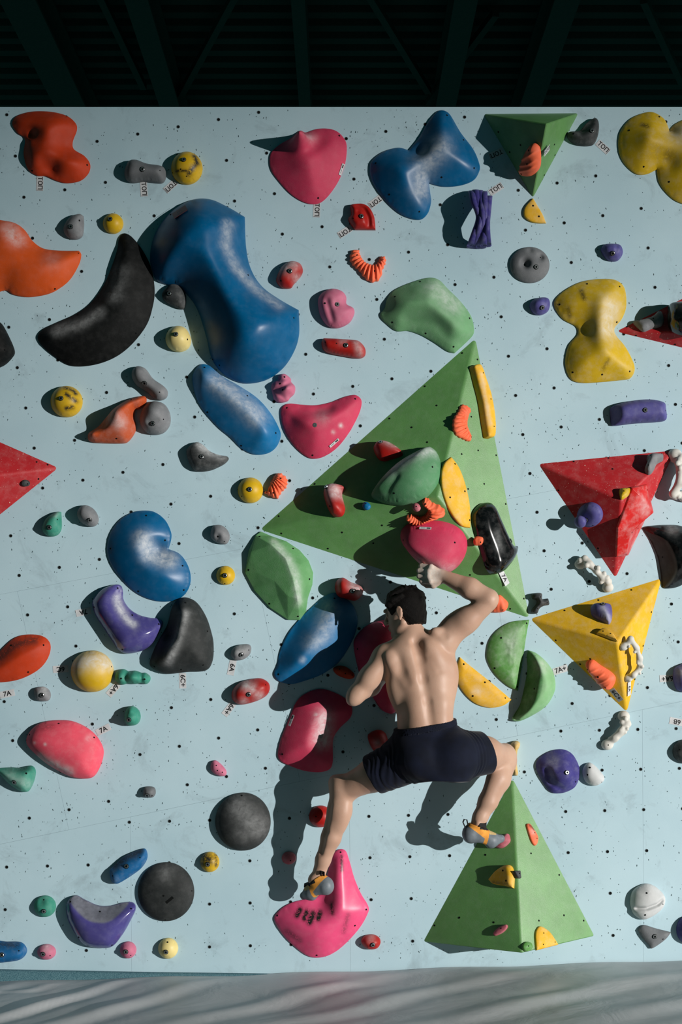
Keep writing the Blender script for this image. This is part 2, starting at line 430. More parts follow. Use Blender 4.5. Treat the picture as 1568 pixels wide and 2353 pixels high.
def fitting(kind, parent, loc, nrm):
    o = bpy.data.objects.new('screw_hole' if kind == 'small' else kind, FIT[kind])
    link(o, parent)
    o.matrix_local = Matrix.Translation(loc) @ Vector(nrm).to_track_quat('Z', 'Y').to_matrix().to_4x4()
    return o
GROUPS = {}
def hold(kind, colour, label, t, pts, H, frame=WALL, w=.8, p=2.0, lip=.006, bumps=(), edges=(), planes=(), bolts=(), screws=(), smalls=(), plugs=(), chalk=(), scuff=(), ribs=None, mat2=None, res=None, cat='climbing hold', smooth_angle=None, lift=.35, group=None, flare=True, relax=9):
    """a resin hold: outline traced on its mounting plane, a rounded profile rising H metres from the outline inwards, then
       bumps ([points], amount, radius), edges ([points], slope, start height) that shave the profile off along a line."""
    if frame is WALL and H >= .115 and kind != 'ball_hold':      # big fibreglass shapes are low and flare gently into the wall
        f_ = (.58 if flare else .74) if H < .2 else .80
        H *= f_; bumps = [(b[0], b[1] * .62, b[2]) for b in bumps]; edges = [(e[0], e[1] * .8, e[2]) for e in edges]
        if flare: p = min(p, 1.22); lip = min(lip, .006)
    px = [tp(t, *q[:2]) + tuple(q[2:]) for q in pts]
    def uv(x, y): return np.array(frame.hit(*tp(t, x, y), H * lift))
    sc = TL[t][2] * (D / F)
    P2 = [tuple(frame.hit(q[0], q[1], H * lift)) + tuple(q[2:]) for q in px]
    A = np.array([q[:2] for q in P2]); size = max(np.ptp(A[:, 0]), np.ptp(A[:, 1]))
    step = max(size / 58, .0042) if res is None else res
    if res is not None: relax = min(relax, 1)
    B = spline(P2, step)
    c0 = A.mean(0)
    area = .5 * (B[:, 0] * np.roll(B[:, 1], -1) - np.roll(B[:, 0], -1) * B[:, 1]).sum()
    if area < 0: B = B[::-1]
    Bl = B - c0
    if ribs is not None:      # scalloped rim
        rc = uv(*ribs[0]) - c0; an = np.arctan2(Bl[:, 1] - rc[1], Bl[:, 0] - rc[0])
        nn = np.roll(Bl, -1, 0) - np.roll(Bl, 1, 0); nn = np.stack([nn[:, 1], -nn[:, 0]], 1); nn /= np.linalg.norm(nn, axis=1)[:, None] + 1e-9
        Bl = Bl + nn * (.35 * ribs[2] * np.sin(an * ribs[1]))[:, None]
    lo_, hi_ = Bl.min(0), Bl.max(0)
    gx, gy = np.meshgrid(np.arange(lo_[0], hi_[0], step * .95), np.arange(lo_[1], hi_[1], step * .95))
    gx = gx + (np.arange(gx.shape[0]) % 2)[:, None] * step * .47
    G = np.stack([gx.ravel(), gy.ravel()], 1)
    nrm = np.roll(Bl, -1, 0) - np.roll(Bl, 1, 0); nrm = np.stack([-nrm[:, 1], nrm[:, 0]], 1); nrm /= np.linalg.norm(nrm, axis=1)[:, None] + 1e-9
    G = G[inside(G, Bl)]; dG = poly_dist(G, Bl, True); inr = dG.max() if len(dG) else step
    G = G[dG > step * .95]
    rings = []
    for e in (.10, .32, .62):
        R = Bl + nrm * step * e; R = R[inside(R, Bl)]; dd = poly_dist(R, Bl, True); rings.append(R[dd > step * e * .85])
    pts2 = np.vstack([Bl] + rings + [G]); nb = len(Bl)
    vo, eo, fo, *_ = delaunay_2d_cdt([Vector(q) for q in pts2.tolist()], [(i, (i + 1) % nb) for i in range(nb)], [], 1, 1e-6)
    V2 = np.array([tuple(q) for q in vo])
    bz = [([uv(*q) - c0 for q in b[0]], b[1], b[2] * sc) for b in bumps]
    ez = [([uv(*q) - c0 for q in e[0]], e[1], e[2]) for e in edges]
    pz = [(uv(q[0], q[1]) - c0, q[2], q[3], q[4]) for q in planes]
    rz = None if ribs is None else (uv(*ribs[0]) - c0, ribs[1], ribs[2])
    def height(Q):
        d = poly_dist(Q, Bl, True)
        tt = np.clip(d / (w * inr), 0, 1)
        h = lip + (H - lip) * (1 - (1 - tt) ** p) ** (1 / p)
        fade = np.clip(d / (.35 * inr), 0, 1); fade = fade * fade * (3 - 2 * fade)
        for q, a, r in bz: h = h + a * np.exp(-(poly_dist(Q, q) / r) ** 2) * fade
        for c, hh, ax, ay in pz:
            e2 = hh + ax * (Q[:, 0] - c[0]) + ay * (Q[:, 1] - c[1]); h = -np.logaddexp(-h / .004, -e2 / .004) * .004
        for q, s, l0 in ez:
            e2 = l0 + s * poly_dist(Q, q); h = -np.logaddexp(-h / .006, -e2 / .006) * .006
        if rz is not None:
            ang = np.arctan2(Q[:, 1] - rz[0][1], Q[:, 0] - rz[0][0]); h = h + rz[2] * np.sin(ang * rz[1]) * fade
        return np.maximum(h, lip * .8)
    Hh = height(V2)
    if relax and not planes and len(V2) > 60:
        E_ = np.array([(f[q], f[(q + 1) % len(f)]) for f in fo for q in range(len(f))])
        deg = np.bincount(E_[:, 0], minlength=len(V2)) + np.bincount(E_[:, 1], minlength=len(V2))
        fix = poly_dist(V2, Bl, True) < step * .75
        for _ in range(relax):
            av = (np.bincount(E_[:, 0], Hh[E_[:, 1]], len(V2)) + np.bincount(E_[:, 1], Hh[E_[:, 0]], len(V2))) / np.maximum(deg, 1)
            Hh = np.where(fix, Hh, .4 * Hh + .6 * av)
    def surf(q):
        k = np.argsort(((V2 - q) ** 2).sum(1))[:9]; M_ = np.column_stack([V2[k] - q, np.ones(len(k))])
        c = np.linalg.lstsq(M_, Hh[k], rcond=None)[0]; return c
    V3 = np.column_stack([V2, Hh]).tolist()
    faces = []
    ecount = {}
    for f in fo:
        a, b, c = V2[f[0]], V2[f[1]], V2[f[2]]
        if (b[0] - a[0]) * (c[1] - a[1]) - (b[1] - a[1]) * (c[0] - a[0]) < 0: f = f[::-1]
        faces.append(tuple(f))
        for q in range(3): ecount[(f[q], f[(q + 1) % 3])] = 1
    low = {}
    for (a, b) in list(ecount):
        if (b, a) not in ecount:
            for q in (a, b):
                if q not in low: low[q] = len(V3); V3.append([V2[q][0], V2[q][1], .0004])
            faces.append((a, low[a], low[b], b))
    mats = [CM(colour)]; mi = None
    o = mesh_obj(kind, V3, faces, mats, None, True, smooth_angle or 62, mi)
    o.matrix_world = frame.matrix(c0[0], c0[1])
    n = len(V3); Q = np.array([v[:2] for v in V3])
    for nm, src in (('chalk', chalk), ('scuff', scuff)):
        if src:
            val = np.zeros(n)
            for q, r, s in src: val = np.maximum(val, s * np.exp(-(poly_dist(Q, [uv(*z) - c0 for z in q]) / (r * sc)) ** 2))
            at = o.data.attributes.new(nm, 'FLOAT', 'POINT'); at.data.foreach_set('value', val.astype(np.float32))
    if mat2:
        reg = np.array([uv(*q) - c0 for q in mat2]); reg = spline([tuple(q) for q in reg], step)
        sd = poly_dist(Q, reg, True) * np.where(inside(Q, reg), 1, -1)
        o.data.attributes.new('zone', 'FLOAT', 'POINT').data.foreach_set('value', np.clip(.5 + sd / (1.5 * step), 0, 1).astype(np.float32))
    tag(o, label, cat, group or (colour.replace('_', ' ') + ' climbing holds'))
    for knd, lst in (('bolt', bolts), ('screw_hole', screws), ('small', smalls), ('plug', plugs)):
        for q in lst:
            q0 = uv(*q) - c0; c = surf(q0)
            nr = Vector((-c[0], -c[1], 1)).normalized()
            fitting(knd, o, Vector((q0[0], q0[1], c[2] + (.001 if knd == 'bolt' else 0))), nr)
    return o
def ell(cx, cy, rx, ry, n=16, rot=0):
    return [(cx + rx * math.cos(t) * math.cos(rot) - ry * math.sin(t) * math.sin(rot), cy + rx * math.cos(t) * math.sin(rot) + ry * math.sin(t) * math.cos(rot)) for t in [2 * math.pi * k / n for k in range(n)]]
def ball(colour, label, t, cx, cy, rx, ry, k=1.0, kind='ball_hold', **kw):
    return hold(kind, colour, label, t, ell(cx, cy, rx, ry), min(rx, ry) * TL[t][2] * D / F * k, w=kw.pop('w', 1.0), p=2.0, lip=.003, cat='climbing hold', **kw)

def facet_hold(kind, colour, label, t, pts, verts, frame=WALL, lip=.012, lift=.03, screws=(), smalls=(), chalk=(), ridges=(), bevel=.003):
    """a hold of flat cut faces: outline corners at the rim, inner corners (x, y, height)"""
    sc = TL[t][2] * (D / F)
    uv = lambda x, y, h=lift: np.array(frame.hit(*tp(t, x, y), h))
    A = [uv(x, y) for x, y in pts]; c0 = np.mean(A, axis=0)
    I = [uv(x, y) for x, y, h in verts]
    n = len(A); allp = np.array(A + I) - c0
    vo, eo, fo, *_ = delaunay_2d_cdt([Vector(q) for q in allp.tolist()], [(i, (i + 1) % n) for i in range(n)] + [(a + n, b + n) for a, b in ridges], [], 1, 1e-6)
    V2 = np.array([tuple(q) for q in vo])
    hh = np.array([lip if k < n else verts[k - n][2] for k in range(len(V2))])
    bm = bmesh.new(); vs = [bm.verts.new((x, y, h)) for (x, y), h in zip(V2.tolist(), hh)]
    for f in fo: bm.faces.new([vs[i] for i in f])
    lo_ = [bm.verts.new((V2[i][0], V2[i][1], .0005)) for i in range(n)]
    for i in range(n): bm.faces.new((vs[i], vs[(i + 1) % n], lo_[(i + 1) % n], lo_[i]))
    bm.faces.new(lo_)
    bmesh.ops.recalc_face_normals(bm, faces=bm.faces)
    bmesh.ops.bevel(bm, geom=[e for e in bm.edges if all(v.co.z > .002 for v in e.verts)], offset=bevel, segments=2, profile=.5, affect='EDGES')
    bmesh.ops.triangulate(bm, faces=bm.faces)
    for _ in range(2): bmesh.ops.subdivide_edges(bm, edges=bm.edges, cuts=1, use_grid_fill=True)
    me = bpy.data.meshes.new(kind); bm.to_mesh(me); bm.free(); me.materials.append(CM(colour))
    me.polygons.foreach_set('use_smooth', np.ones(len(me.polygons), dtype=bool)); me.set_sharp_from_angle(angle=math.radians(12))
    o = link(bpy.data.objects.new(kind, me)); o.matrix_world = frame.matrix(c0[0], c0[1])
    tag(o, label, 'climbing hold', colour.replace('_', ' ') + ' climbing holds')
    if chalk:
        Q = np.array([v.co[:2] for v in me.vertices]); val = np.zeros(len(Q))
        for q, r, k in chalk: val = np.maximum(val, k * np.exp(-(poly_dist(Q, [uv(*z) - c0 for z in q]) / (r * sc)) ** 2))
        me.attributes.new('chalk', 'FLOAT', 'POINT').data.foreach_set('value', val.astype(np.float32))
    for knd, lst in (('screw_hole', screws), ('small', smalls)):
        for q in lst:
            q0 = uv(*q) - c0; ok, loc, nr, _ = o.ray_cast(Vector((q0[0], q0[1], 1)), Vector((0, 0, -1)))
            if ok: fitting(knd, o, loc, nr)
    return o
def knob(parent, frame, t, x, y, r, h, squash=.8):
    """round head standing on a hold, its stem sunk into it"""
    u, v = frame.hit(*tp(t, x, y), h); loc = frame.O + frame.U * u + frame.V * v + frame.N * h
    bm = bmesh.new(); bmesh.ops.create_uvsphere(bm, u_segments=24, v_segments=14, radius=r)
    for w in bm.verts:
        w.co.z *= squash
        if w.co.z < 0: w.co.z *= 1.6; k = 1 + .35 * w.co.z / r; w.co.x *= max(k, .6); w.co.y *= max(k, .6)
    me = bpy.data.meshes.new('knob'); bm.to_mesh(me); bm.free()
    for m in parent.data.materials: me.materials.append(m)
    me.polygons.foreach_set('use_smooth', np.ones(len(me.polygons), dtype=bool))
    bpy.context.view_layer.update()
    o = link(bpy.data.objects.new('knob', me), parent); o.location = parent.matrix_world.inverted() @ loc
    return o

# ---------------------------------------------------------------- volumes: plywood pyramids
def volume(colour, label, base, apex, ad, holes=(), bev=.012):
    b = [P(*q, .0005) for q in base]; a = P(*apex, ad)
    c = sum(b, Vector()) / len(b); c.y = 0
    bm = bmesh.new()
    vs = [bm.verts.new(q - c) for q in b]; va = bm.verts.new(a - c)
    n = len(vs)
    for i in range(n): bm.faces.new((vs[i], vs[(i + 1) % n], va))
    bm.faces.new(vs[::-1])
    bmesh.ops.recalc_face_normals(bm, faces=bm.faces)
    ed = [e for e in bm.edges if va in e.verts]
    bmesh.ops.bevel(bm, geom=ed, offset=bev, offset_type='OFFSET', segments=3, profile=.5, affect='EDGES')
    me = bpy.data.meshes.new('wall_volume'); bm.to_mesh(me); bm.free()
    me.materials.append(CM(colour))
    me.polygons.foreach_set('use_smooth', np.ones(len(me.polygons), dtype=bool)); me.set_sharp_from_angle(angle=math.radians(28))
    o = link(bpy.data.objects.new('wall_volume', me)); o.location = c
    tag(o, label, 'wall volume', 'pyramid volumes screwed to the wall')
    fr = []
    for i in range(n):
        N = (b[(i + 1) % n] - b[i]).cross(a - b[i]).normalized()
        if N.y > 0: N = -N
        fr.append(Frame((b[i] + b[(i + 1) % n] + a) / 3, N))
    for (px, py, i) in holes:
        u, v = fr[i].hit(px, py)
        q = fr[i].O + fr[i].U * u + fr[i].V * v - c
        fitting('screw_hole', o, q, fr[i].N)
    return fr
def T(t, *pts): return [tp(t, *q) for q in pts]

# ---------------------------------------------------------------- printed labels
def glyph_mesh(txt, size):
    cu = bpy.data.curves.new('txt', 'FONT'); cu.body = txt; cu.size = size; cu.align_x = 'CENTER'; cu.align_y = 'CENTER'
    cu.offset = size * .022
    o = bpy.data.objects.new('txt', cu); C.objects.link(o)
    dg = bpy.context.evaluated_depsgraph_get()
    me = bpy.data.meshes.new_from_object(o.evaluated_get(dg)); bpy.data.objects.remove(o)
    return me
_gm = {}
def box_mesh(name, w, h, z0, z1, mat):
    v = [(x, y, z) for z in (z0, z1) for x, y in ((-w / 2, -h / 2), (w / 2, -h / 2), (w / 2, h / 2), (-w / 2, h / 2))]
    f = [(3, 2, 1, 0), (4, 5, 6, 7)] + [(i, (i + 1) % 4, (i + 1) % 4 + 4, i + 4) for i in range(4)]
    me = bpy.data.meshes.new(name); me.from_pydata(v, [], f); me.materials.append(mat); me.update(); return me
def sticker(txt, label, t, x, y, rot, frame=WALL, L=35, Hh=16, fs=15.5, lift=.0008, dx=0):
    px, py = tp(t, x, y)
    if txt.startswith('Т'): px += 3.5 * math.cos(math.radians(rot)); py -= 3.5 * math.sin(math.radians(rot)); fs = min(fs, 14.0)
    u, v = frame.hit(px, py); s = D / F
    key = ('p', L, Hh)
    if key not in _gm: _gm[key] = box_mesh('grade_label', L * s, Hh * s, 0, .0004, M_PAPER)
    o = link(bpy.data.objects.new('grade_label', _gm[key]))
    o.matrix_world = frame.matrix(u, v, lift) @ Matrix.Rotation(math.radians(rot), 4, 'Z')
    tag(o, label, 'label', 'printed route labels')
    if (txt, fs) not in _gm:
        me = glyph_mesh(txt, fs * s); me.materials.clear(); me.materials.append(M_INK); _gm[(txt, fs)] = me
    l = link(bpy.data.objects.new('lettering', _gm[(txt, fs)]), o); l.location = (dx * s, 0, .0007)
    if ('bar', Hh) not in _gm: _gm[('bar', Hh)] = box_mesh('border_line', .9 * s, Hh * .86 * s, 0, .0002, M_INK)
    if txt.startswith('Т'):
        b = link(bpy.data.objects.new('border_line', _gm[('bar', Hh)]), o); b.location = ((L / 2 - 1.6) * s, 0, .0005)
    return o
def brand_tag(label, t, x, y, rot, hold_obj, L=27, Hh=6.5):
    """small white maker's strip stuck on a hold, its print too small to read"""
    s = D / F; px, py = tp(t, x, y)
    dg = bpy.context.evaluated_depsgraph_get()
    c = Vector((0, -D, ZC)); r = (P(px, py) - c)
    mi = hold_obj.matrix_world.inverted()
    ok, loc, nr, _ = hold_obj.ray_cast(mi @ c, (mi.to_3x3() @ r).normalized())
    if not ok: return
    if ('tag', L) not in _gm:
        _gm[('tag', L)] = box_mesh('maker_strip', L * s, Hh * s, 0, .0008, M_PAPER)
        _gm['print'] = box_mesh('print', L * s * .30, Hh * s * .5, 0, .0003, M_INK)
        _gm['print2'] = box_mesh('print', L * s * .34, Hh * s * .22, 0, .0003, plain_mat('grey_ink', (110, 110, 112)))
    o = link(bpy.data.objects.new('maker_strip', _gm[('tag', L)]), hold_obj)
    # the strip's own right follows the given angle on the mounting plane, its face the hold's surface
    a = math.radians(rot); xd = Vector((math.cos(a), math.sin(a), 0)); xd = (xd - nr * xd.dot(nr)).normalized(); yd = nr.cross(xd)
    o.matrix_local = Matrix(((xd.x, yd.x, nr.x, loc.x), (xd.y, yd.y, nr.y, loc.y), (xd.z, yd.z, nr.z, loc.z), (0, 0, 0, 1))) @ Matrix.Translation((0, 0, .0025))
    p1 = link(bpy.data.objects.new('print', _gm['print']), o); p1.location = (L * s * .27, 0, .0008)
    p2 = link(bpy.data.objects.new('print', _gm['print2']), o); p2.location = (-L * s * .18, 0, .0008)
# ================================================================= volumes
V_TOP = volume('vol_green', 'dark green pyramid volume hanging point-down at the wall top', [(1111, 262), (1330, 260), (1225, 455)], (1257, 284), .28,
               [tp('c', x, y) + (i,) for x, y, i in ((342, 213, 2), (418, 347, 2), (490, 300, 2), (798, 222, 1), (716, 296, 1), (720, 367, 1), (648, 501, 1))])
V_BIG = volume('vol_green', 'largest green pyramid volume in the middle, above the climber', [(1093, 778), (1217, 1420), (598, 1217)], (1006, 1140), .275,
               [tp('e', x, y) + (2,) for x, y in ((1365, 455), (1326, 545), (1405, 673), (1238, 819), (1090, 760), (1342, 918), (591, 1197))] +
               [tp('f', x, y) + (0,) for x, y in ((202, 366), (161, 748), (97, 997), (207, 973), (327, 1005), (247, 1196), (140, 1230), (391, 1330))] + [tp('f', 100, 323) + (2,)] +
               [tp('h', x, y) + (1,) for x, y in ((350, 105), (368, 220), (773, 213), (1040, 166), (982, 285), (679, 321))] + [tp('i', x, y) + (1,) for x, y in ((153, 497), (421, 723))] + [tp('i', 512, 655) + (0,)])
V_BOT = volume('vol_green', 'green pyramid volume at the foot of the wall under the climber', [(1178, 1788), (1367, 2152), (973, 2165)], (1200, 2191), .29,
               [tp('l', x, y) + (2,) for x, y in ((256, 1000), (53, 1153), (82, 1418))] + [tp('l', x, y) + (0,) for x, y in ((560, 990), (748, 1133), (780, 1403))] +
               [tp('n', x, y) + (2,) for x, y in ((525, 34), (543, 218), (430, 253), (702, 239))] + [tp('n', x, y) + (0,) for x, y in ((1003, 21), (1025, 207), (1116, 231), (910, 231))])
V_RED = volume('vol_red', 'red pyramid volume at the right pointing down at the yellow one', [(1238, 1066), (1552, 1035), (1415, 1328)], (1429, 1150), .20,
               [tp('r', x, y) + (i,) for x, y, i in ((446, 227, 0), (806, 191, 0), (848, 305, 0), (287, 526, 2), (698, 1127, 2))])
V_YEL = volume('vol_yellow', 'yellow pyramid volume at the right, beside the green half disc', [(1219, 1422), (1521, 1329), (1441, 1636)], (1419, 1477), .20,
               [tp('i', x, y) + (j,) for x, y, j in ((784, 734, 0), (1010, 665, 0), (1230, 597, 0), (725, 933, 2), (955, 1057, 2), (888, 1092, 2), (1363, 745, 1), (1308, 970, 1), (1253, 1193, 1))])
V_REDL = volume('vol_red', 'red pyramid volume cut by the left edge of the picture', [(134, 1075), (-160, 1310), (-160, 946)], (-70, 1100), .16,
                [tp('d', x, y) + (i,) for x, y, i in ((245, 1050, 2), (318, 1068, 2), (257, 1163, 0))])
V_REDR = volume('vol_red', 'red pyramid volume cut by the right edge, touching the yellow hourglass hold', [(1416, 762), (1720, 612), (1720, 835)], (1650, 764), .15,
                [tp('s', x, y) + (i,) for x, y, i in ((385, 662, 0), (582, 850, 2), (1420, 1038, 2))])

# ================================================================= holds, top-left to bottom-right
hold('sloper_hold', 'orange_red', 'knobbly orange-red sloper in the upper left corner', 'a',
     [(75, 150), (100, 100), (200, 68), (330, 68), (440, 95), (500, 145), (508, 190), (480, 270), (490, 320), (560, 365), (597, 420), (585, 480), (530, 530), (440, 546), (370, 530), (300, 500), (240, 495), (180, 450), (152, 350), (160, 250), (110, 210)], .13, w=.9,
     bumps=[([(360, 160)], .03, 100), ([(240, 400)], .03, 80), ([(480, 430)], .03, 80), ([(330, 470)], -.06, 55), ([(212, 235)], -.05, 24), ([(200, 280)], .02, 30), ([(480, 300)], -.03, 60), ([(330, 380)], .02, 40), ([(340, 240)], .02, 45)],
     screws=[(440, 98), (580, 430), (212, 467)])
hold('pill_hold', 'grey', 'grey peanut-shaped hold left of the scuffed top yellow ball', 'a',
     [(838, 440), (860, 402), (910, 395), (980, 420), (1080, 437), (1105, 470), (1100, 525), (1070, 548), (960, 538), (880, 546), (840, 525), (828, 480)], .075, w=1, bolts=[(958, 480)], smalls=[(1073, 484)])
ball('yellow', 'yellow ball hold at the top with black shoe scuffs, beside grey peanut hold', 'a', 1245, 447, 105, 109, bolts=[(1233, 417)], smalls=[(1213, 478), (1250, 520), (1152, 485)], scuff=[([(1300, 380), (1320, 430), (1265, 505)], 18, 1), ([(1180, 485), (1250, 490)], 9, 1)])
hold('teardrop_hold', 'stone', 'small grey teardrop hold under the orange-red sloper', 'a', [(555, 770, 1), (558, 830), (548, 900), (510, 925), (460, 918), (425, 880), (428, 830), (470, 775), (530, 757)], .058, w=1, bolts=[(481, 858)], screws=[(535, 812)])
ball('yellow', 'smallest yellow ball hold, between grey teardrop and big blue hold', 'a', 753, 820, 68, 68, bolts=[(741, 805)], smalls=[(748, 758)])
hold('wing_hold', 'orange', 'big smooth orange wing hold cut by the left edge', 'a',
     [(-40, 800), (30, 797), (100, 815), (160, 860), (210, 930), (280, 980), (380, 995), (520, 997, 1), (537, 1020), (520, 1090), (460, 1190), (380, 1255), (300, 1290), (180, 1307), (80, 1290), (30, 1262), (-60, 1270), (-150, 1150), (-150, 950)], .15, w=.75, lip=.012,
     edges=[([(30, 830), (110, 880), (170, 950), (280, 1000), (400, 1010), (540, 1005)], .9, .035)], screws=[(222, 920), (522, 1015), (363, 1255)], chalk=[([(60, 860), (120, 940)], 50, .5), ([(350, 1080)], 60, .15)])
hold('banana_hold', 'black', 'large matt black banana-shaped hold beside the big blue hold', 'o',
     [(283, 533), (300, 540), (325, 570), (345, 610), (354, 660), (350, 700), (335, 745), (300, 790), (260, 820), (210, 837), (160, 838), (120, 815), (92, 790), (84, 772), (95, 755), (130, 738), (170, 720), (205, 695), (235, 655), (255, 610), (268, 570), (272, 545)], .15, w=1.0, lip=.012,
     bumps=[([(285, 580), (260, 660), (200, 735), (120, 775)], .03, 22), ([(150, 735), (215, 690), (255, 640)], -.06, 14)], screws=[(178, 722), (211, 829), (312, 765)], chalk=[([(275, 630), (265, 680)], 20, .22), ([(130, 762), (190, 745), (230, 720)], 14, .32)])
big_blue = hold('bean_hold', 'blue', 'huge glossy blue bean-shaped hold with red square print', 'o',
     [(341, 580), (350, 535), (370, 500), (400, 470), (440, 450), (480, 449), (520, 466), (561, 490, 1), (564, 560), (575, 610), (600, 650), (640, 680), (686, 706, 1), (687, 760), (676, 800), (650, 840), (610, 868), (560, 876), (520, 860), (496, 838), (481, 810), (472, 770), (455, 715), (437, 682), (408, 655), (360, 640), (345, 610)], .26, w=.85, p=2.0, lip=.02, relax=3,
     edges=[([(561, 480), (566, 560), (577, 610), (602, 650), (642, 682), (690, 712)], 1.75, .02)], screws=[(521, 466), (390, 488), (570, 630), (675, 728), (627, 846), (487, 821), (503, 836)],
     chalk=[([(525, 520), (520, 570), (545, 620), (590, 665), (640, 700)], 12, .4)])
hold('edge_hold', 'charcoal', 'dark small hold in shadow under the huge blue bean hold', 'a', [(1135, 1230), (1200, 1235), (1240, 1300), (1225, 1390), (1150, 1370), (1090, 1330), (1085, 1280)], .05, bolts=[(1135, 1300)])
hold('ball_hold', 'cream', 'cream egg-shaped hold at the shadow edge of the huge blue hold', 'd', [(1102, 220), (1125, 165), (1180, 137), (1235, 152), (1268, 205), (1272, 250), (1250, 290), (1200, 311), (1150, 300), (1115, 270)], .082, w=1, lip=.003, bolts=[(1181, 212)], screws=[(1254, 238)])
o = hold('nose_hold', 'pink', 'pink hold with a pointed nose at the wall top', 'b',
     [(288, 400), (300, 340), (360, 285), (430, 245), (490, 195), (530, 207), (600, 185), (670, 181), (740, 200), (795, 260), (805, 330), (790, 430), (750, 530), (690, 620), (630, 675), (570, 686), (500, 665), (420, 610), (340, 520), (300, 460)], .13, w=1.1, p=1.7,
     bumps=[([(492, 285)], .30, 46), ([(490, 300), (520, 420)], .04, 90), ([(620, 280)], -.02, 60)], screws=[(755, 232), (614, 651)], chalk=[([(560, 260)], 45, .4), ([(490, 215)], 20, .4)])
brand_tag('', 'b', 770, 463, 72, o)
hold('lobed_hold', 'blue', 'matt blue three-lobed hold at the wall top', 'o',
     [(850, 385), (855, 365), (880, 345), (915, 335), (940, 341, 1), (965, 310), (985, 275), (1005, 252), (1020, 249), (1035, 258), (1060, 300), (1090, 340), (1104, 375), (1103, 390), (1090, 410), (1060, 422), (1020, 425), (987, 417, 1), (990, 440), (992, 460), (985, 485), (970, 500), (950, 500), (920, 488), (890, 462), (865, 430), (853, 405)], .17, w=1.0, p=1.6,
     bumps=[([(930, 400), (985, 370), (1030, 320)], .03, 30), ([(962, 350)], -.05, 16), ([(1000, 440)], -.03, 18)], screws=[(864, 374), (895, 447), (964, 486), (1028, 263), (1066, 320), (1090, 386), (1015, 408)], chalk=[([(975, 385), (1010, 345)], 26, .45), ([(968, 410), (965, 440)], 20, .5)])
hold('edge_hold', 'red', 'small red hold with a curved groove under the blue three-lobed hold', 'b', [(830, 700), (870, 690), (920, 693), (960, 720), (990, 780), (998, 863, 1), (860, 862, 1), (830, 825), (815, 790), (832, 765), (832, 735)], .055, w=.5, bumps=[([(870, 705), (920, 730), (950, 790), (955, 860)], -.03, 18), ([(880, 755)], -.012, 20)], bolts=[(902, 788)], smalls=[(848, 800)])
hold('shell_hold', 'coral', 'coral ribbed crescent shell hold on bare wall near the top', 'b', [(865, 995), (885, 1000), (895, 1035), (930, 1080), (985, 1098), (1015, 1080), (1030, 1045), (1060, 1045), (1065, 1080), (1045, 1130), (1030, 1185), (1000, 1210), (960, 1210), (920, 1180), (890, 1140), (850, 1105), (828, 1070), (828, 1035), (845, 1000)], .032, w=.8, ribs=((985, 1000), 34, .007), screws=[(873, 1037), (1045, 1068), (990, 1145)], res=.0032)
hold('jug_hold', 'red', 'small red chalked jug right of the huge blue hold', 'b', [(333, 1190), (370, 1110), (430, 1072), (490, 1085), (512, 1130), (495, 1175), (450, 1225), (430, 1250), (380, 1252), (345, 1225)], .065, w=1, bolts=[(427, 1154)], screws=[(367, 1213)], chalk=[([(400, 1120), (450, 1090)], 45, .55), ([(470, 1190)], 30, .4)])
hold('knob_hold', 'rose', 'pale pink lumpy hold above the long red pinch', 'o', [(731, 690), (740, 672), (762, 662), (785, 667), (796, 680), (797, 697), (812, 706), (815, 718), (805, 738), (785, 750), (765, 752), (748, 742), (735, 720)], .075, w=1, bumps=[([(752, 695), (765, 740)], -.015, 6), ([(775, 703)], -.012, 9)], bolts=[(775, 703)], screws=[(747, 700)])
hold('leaf_hold', 'leaf_green', 'pale green leaf-shaped hold resting on the tip of the large green volume', 'o',
     [(875, 718), (885, 705), (890, 685), (905, 665), (940, 648), (985, 635), (1010, 640), (1030, 660), (1060, 690), (1082, 720), (1090, 745), (1088, 768), (1046, 809, 1), (1030, 805), (1000, 785), (970, 768), (940, 758), (912, 758), (890, 742), (878, 730)], .17, w=1.0, p=1.5,
     bumps=[([(905, 700), (980, 705), (1040, 740), (1065, 770)], .028, 14), ([(930, 735), (1000, 745), (1040, 785)], -.018, 9), ([(960, 670), (1010, 680)], .02, 20), ([(1000, 720), (1050, 765)], .012, 5)],
     screws=[(966, 646), (908, 682), (902, 740), (979, 765), (1043, 796), (1080, 730)], chalk=[([(1000, 665), (1040, 700)], 26, .4)])
